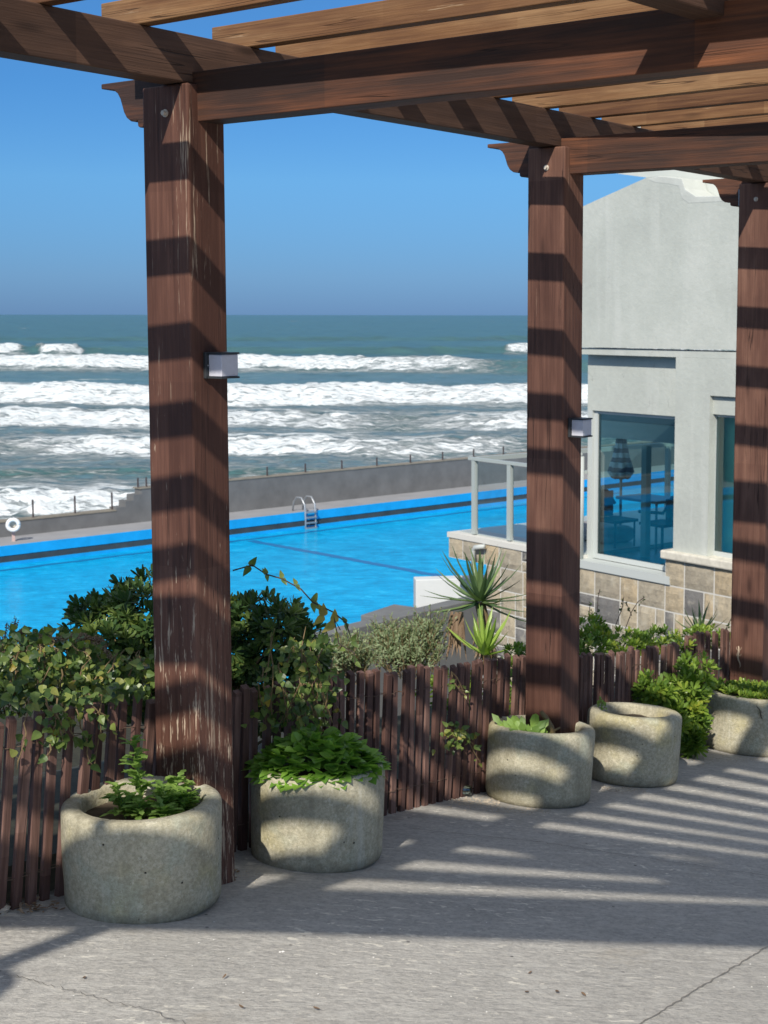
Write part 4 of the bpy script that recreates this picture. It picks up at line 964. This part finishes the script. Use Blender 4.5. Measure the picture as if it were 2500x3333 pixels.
# ---------------------------------------------------------------- low walls between bank and pool
def wall_box(name, pts, z0, z1, th, mat, label, cat='wall', z1b=None):
    p, q = pts; d = (q-p); n = Vector((-d.y, d.x, 0)).normalized()*th; z1b = z1 if z1b is None else z1b
    vs = [Vector((p.x, p.y, z0)), Vector((q.x, q.y, z0)), Vector((q.x, q.y, z1b)), Vector((p.x, p.y, z1))]; vs += [v+n for v in vs]
    return tag(link(name, vs, [(0, 1, 2, 3), (7, 6, 5, 4), (0, 4, 5, 1), (1, 5, 6, 2), (2, 6, 7, 3), (3, 7, 4, 0)], mat, bevel=.015), label, cat)
pA = S(700, 1372, 16.4); pB = S(1036, 1291, 18.65)
wall_box('low_wall', (pA, pB), -7+EYE, pA.z, .22, M['render_mid'], 'dark grey rendered wall rising to the right behind the bushes', z1b=pB.z)
pC = S(898, 1252, 24); pD = S(1060, 1255, 24.2)
wall_box('low_wall', (pC, pD), -8.3+EYE, pC.z, .3, M['render_white'], 'pale square ended wall standing in front of the pool')
pE = S(834, 1336, 22.5); pF = S(905, 1312, 23.2)
wall_box('low_wall', (pE, pF), -8.3+EYE, pE.z, .5, M['render_mid'], 'small grey wall end beside the pale wall', z1b=pF.z)

# ---------------------------------------------------------------- pool, deck, sea wall
p0 = Vector((-15.2632, 47.7143, 0)); pu = Vector((.71857, .69546, 0)); pv = Vector((.69546, -.71857, 0))
def K(u, v, z): return p0+pu*u+pv*v+Vector((0, 0, z+EYE))
ZD, ZW = -7.5, -8.12
def kbox(mb, u0, u1, v0, v1, z0, z1): mb.box(K(u0, v0, z0), pu*(u1-u0), pv*(v1-v0), UZ*(z1-z0))
m = MB(); kbox(m, -40, 60, -1.82, -.001, -12, ZD); kbox(m, -40, 60, 30, 60, -12, ZD-.0); tag(m.build('pool_deck', M['deck']), kind='structure')
pool = empty('swimming_pool', K(10, 10, -10), label='big outdoor sea water pool with bright blue painted sides', cat='pool')
m = MB(); kbox(m, -40, 60, 0, .10, ZD-.31, ZD+.012); m.build('painted_edge', M['pool_blue'], pool)
m = MB(); kbox(m, -40, 60, .0, .08, ZD-.52, ZD-.311); m.build('gutter', M['band_dark'], pool)  # dark strip below the blue edge
m = MB(); kbox(m, -40, 60, .0, .13, -10, ZD-.521); kbox(m, -40, 60, .13, 30, -10.2, -10); m.build('basin', M['pool_blue'], pool)
for v in ():
    pass
vs = []; fs = []
m = MB(); m.add([K(-40, .13, ZW), K(60, .13, ZW), K(60, 30, ZW), K(-40, 30, ZW)], [(0, 1, 2, 3)])
tag(m.build('pool_water', M['pool_water']), kind='structure')
def lane(u, w=.30, v0=.5, v1=30):
    m = MB(); n = 70; vs = []; fs = []
    for i in range(n+1):
        v = v0+(v1-v0)*i/n; du = .10*noise.noise(Vector((u, v*1.3, 0)))+.06*noise.noise(Vector((u, v*4, 5)))
        vs += [K(u+du-w/2, v, ZW+.004), K(u+du+w/2, v, ZW+.004)]
        if i: fs.append((2*i-2, 2*i-1, 2*i+1, 2*i))
    m.add(vs, fs); m.build('lane_and_reflection', M['lane'], pool)
lane(9.0, .34, 1.2, 14.5)
def cross(v, w=.12, u0=-20, u1=30):
    m = MB(); n = 120; vs = []; fs = []
    for i in range(n+1):
        u = u0+(u1-u0)*i/n; dv = .12*noise.noise(Vector((u*1.1, v, 0)))
        vs += [K(u, v+dv-w/2, ZW+.003), K(u, v+dv+w/2, ZW+.003)]
        if i: fs.append((2*i-2, 2*i-1, 2*i+1, 2*i))
    m.add(vs, fs); m.build('lane_and_reflection', M['lane'], pool)
cross(.95, .22)  # dark line of the wall's reflection, drawn as a strip on the water
sw = empty('sea_wall', K(10, -2, ZD), label='long dark concrete sea wall stepping down beside the pool', cat='wall')
m = MB()
steps = [(-40, 5.36, -7.05, -6.96), (5.36, 5.75, -6.88, -6.88), (5.75, 6.08, -6.68, -6.68), (6.08, 6.42, -6.48, -6.48)]
for u0, u1, za, zb in steps: kbox(m, u0, u1, -2.3, -1.821, -12, (za+zb)/2)
kbox(m, 6.42, 60, -2.3, -1.821, -12, -6.30); m.build('wall', M['seawall'], sw)
m = MB(); kbox(m, -40, 5.36, -2.34, -1.80, -7.005+.001, -6.965); kbox(m, 6.36, 60, -2.34, -1.80, -6.299, -6.262); m.build('coping', M['seawall_cap'], sw)
railr = empty('rail_posts', K(2.2, -2.1, -7.0), label='row of thin rusty posts along the top of the sea wall', cat='railing')
for u, zb in [(-1.5, -6.97), (.6, -6.97), (2.25, -6.97), (3.85, -6.97), (5.42-.1, -6.97), (6.40, -6.27), (6.75, -6.27)]+[(11.3+1.87*k-1.0, -6.27) for k in range(11)]:
    m = MB(); kbox(m, u, u+.045, -2.10, -2.05, zb, zb+(.62 if u < 6 else .36)); m.build('post', M['rail_post'], railr)
# ladder
lad = empty('pool_ladder', K(12.5, 0, ZD), label='steel pool ladder on the far side of the pool', cat='ladder')
for u in (12.26, 12.74):
    m = MB(); m.tube([K(u, -.55, ZD+.01), K(u, -.5, ZD+.35), K(u, -.3, ZD+.55), K(u, .0, ZD+.55), K(u, .2, ZD+.30), K(u, .24, ZD-.2), K(u, .24, ZW-.5)], .035, 8); m.build('rail', M['steel'], lad, smooth=True)
for k in range(4): m = MB(); kbox(m, 12.26, 12.74, .20, .34, ZD-.02-.2*k, ZD+.03-.2*k); m.build('step', M['steel'], lad)
# life ring on its post
lb = empty('life_ring', K(.75, -.6, ZD), label='white life ring on a faded red post at the pool edge', cat='life ring')
m = MB(); c_ = K(.78, -.6, -6.93); fw = Vector((c_.x, c_.y, 0)).normalized(); sdv = Vector((fw.y, -fw.x, 0)); pts = [c_+sdv*(.175*cos(t*2*pi/28))+UZ*(.175*sin(t*2*pi/28)) for t in range(29)]
m.tube(pts, .068, 10); m.build('ring', M['buoy'], lb, smooth=True)
m = MB(); q = c_+fw*.15; m.box(Vector((q.x, q.y, ZD+EYE))-sdv*.05, sdv*.10, fw*.06, UZ*.55); m.build('post', M['pole_pink'], lb)
m = MB(); m.box(c_+fw*.12-sdv*.09-UZ*.1, sdv*.18, fw*.03, UZ*.22); m.build('holder', M['sill'], lb)

# ---------------------------------------------------------------- sea
ZS = -9.6
def amp(x, lst):
    """piecewise linear strength along the crest; lst = (bearing x/y, value)"""
    if x <= lst[0][0]: return lst[0][1]
    for i in range(1, len(lst)):
        if x <= lst[i][0]:
            t = (x-lst[i-1][0])/(lst[i][0]-lst[i-1][0]); t = t*t*(3-2*t); return lst[i-1][1]*(1-t)+lst[i][1]*t
    return lst[-1][1]
# (range of foot, height, foam strength along x in units of x/range, sideways bend)
WAVES = [
 dict(y=375, h=3.0, am=[(-.33, 1), (-.305, 1), (-.296, .1), (-.288, 1), (-.265, .9), (-.258, .0), (.0, .0), (.02, .05), (.028, .95), (.055, 1), (.07, .8)], wf=8, bend=14),
 dict(y=258, h=2.7, am=[(-.33, 1), (-.14, 1), (-.10, 1), (-.02, .9), (.04, .45), (.07, .2)], wf=9, bend=-12),
 dict(y=163, h=2.2, am=[(-.33, 1), (.10, 1)], wf=9, bend=-3),
 dict(y=128, h=1.3, am=[(-.33, 1), (-.2, 1), (-.1, .9), (-.05, .7), (.0, .85), (.06, 1)], wf=7, bend=-3),
 dict(y=106, h=1.1, am=[(-.33, .7), (-.25, 1), (-.12, 1), (-.06, .85), (0, .85), (.06, .6)], wf=5, bend=3),
 dict(y=86, h=1.0, am=[(-.33, .1), (-.1, .05)], wf=3, bend=0),
 dict(y=73.5, h=.85, am=[(-.33, 1), (-.25, 1), (-.22, .9), (-.18, .2), (-.1, 0)], wf=5, bend=0),
 dict(y=560, h=2.6, am=[(-.33, .0), (.0, .0), (.01, .4), (.03, .3), (.05, .0)], wf=8, bend=20)]
NR, NCOL = 620, 330
vs = []; foam = []; lace = []; crest = []
for i in range(NR+1):
    t = i/NR; y = 44*(9000/44.)**(t**1.55) if False else 44*exp(5.9*t**1.6)
    for j in range(NCOL+1):
        g = -.55+.95*j/NCOL; x = g*y
        z = 0; fo = 0; la = 0; cr_ = 0
        for k, w in enumerate(WAVES):
            if abs(w['y']-y) > 90+w['y']*.25: continue
            yc = w['y']+w['bend']*g*3+w['y']*.035*noise.noise(Vector((g*9, k*3.7, 0)))+w['y']*.012*noise.noise(Vector((g*35, k*3.7, 5)))+.9*noise.noise(Vector((x*.35, y*.35, k)))
            s = y-yc; A = amp(g+.01*noise.noise(Vector((x*.1, y*.1, 0))), w['am']); hh = w['h']*(.65+.35*A)*(1+.18*noise.noise(Vector((g*30, k, 2))))
            wf = w['wf']
            if s < 0: hz = exp(-(s/(wf*.75))**2)*.9
            else: hz = exp(-s/(wf*2.6))*.9
            z = max(z, hh*hz)
            if s < 2.5: fo = max(fo, A*max(0, min(1, (s+wf*1.15)/1.4))*max(0, min(1, (2.5-s)/2.)))
            else: la = max(la, A*exp(-(s-2.5)/(wf*1.6)))
            if s < -wf: la = max(la, .9*A*exp((s+wf)/(wf*.9)))
            cr_ = max(cr_, (.35 if y > 300 else .9)*(1-A)*exp(-((s+wf*.3)/(wf*.8))**2))
        near = max(0, min(1, (155-y)/45)); la = max(la, .34*near+.04*max(0, min(1, (330-y)/80)))
        ch = (noise.noise(Vector((x*.08, y*.16, 1)))*.35+noise.noise(Vector((x*.25, y*.5, 4)))*.16+(noise.noise(Vector((x*.9, y*1.6, 9)))*.09 if y < 300 else 0))
        if fo > .1: ch += .30*fo*noise.noise(Vector((x*.7, y*.7, 17)))+.18*fo*noise.noise(Vector((x*2.1, y*2.1, 11)))
        if y > 600: ch += .5*noise.noise(Vector((x*.02, y*.03, 8)))
        vs.append((x, y, ZS+EYE+z+ch)); foam.append(fo); lace.append(la); crest.append(min(1, cr_))
fs = [(i*(NCOL+1)+j, i*(NCOL+1)+j+1, (i+1)*(NCOL+1)+j+1, (i+1)*(NCOL+1)+j) for i in range(NR) for j in range(NCOL)]
tag(link('sea', vs, fs, M['sea'], smooth=True, attr={'foam': foam, 'lace': lace, 'crest': crest}), kind='structure')
m = MB(); m.add([(-25000, 15000, ZS+EYE-.3), (25000, 15000, ZS+EYE-.3), (25000, 29000, ZS+EYE-.3), (-25000, 29000, ZS+EYE-.3)], [(0, 1, 2, 3)])
m = MB(); far_z = ZS+EYE-1.2
m.add([(-28000, 30, far_z), (28000, 30, far_z), (28000, 28000, far_z), (-28000, 28000, far_z)], [(0, 1, 2, 3)])
o = tag(m.build('sea', M['sea']), kind='structure')
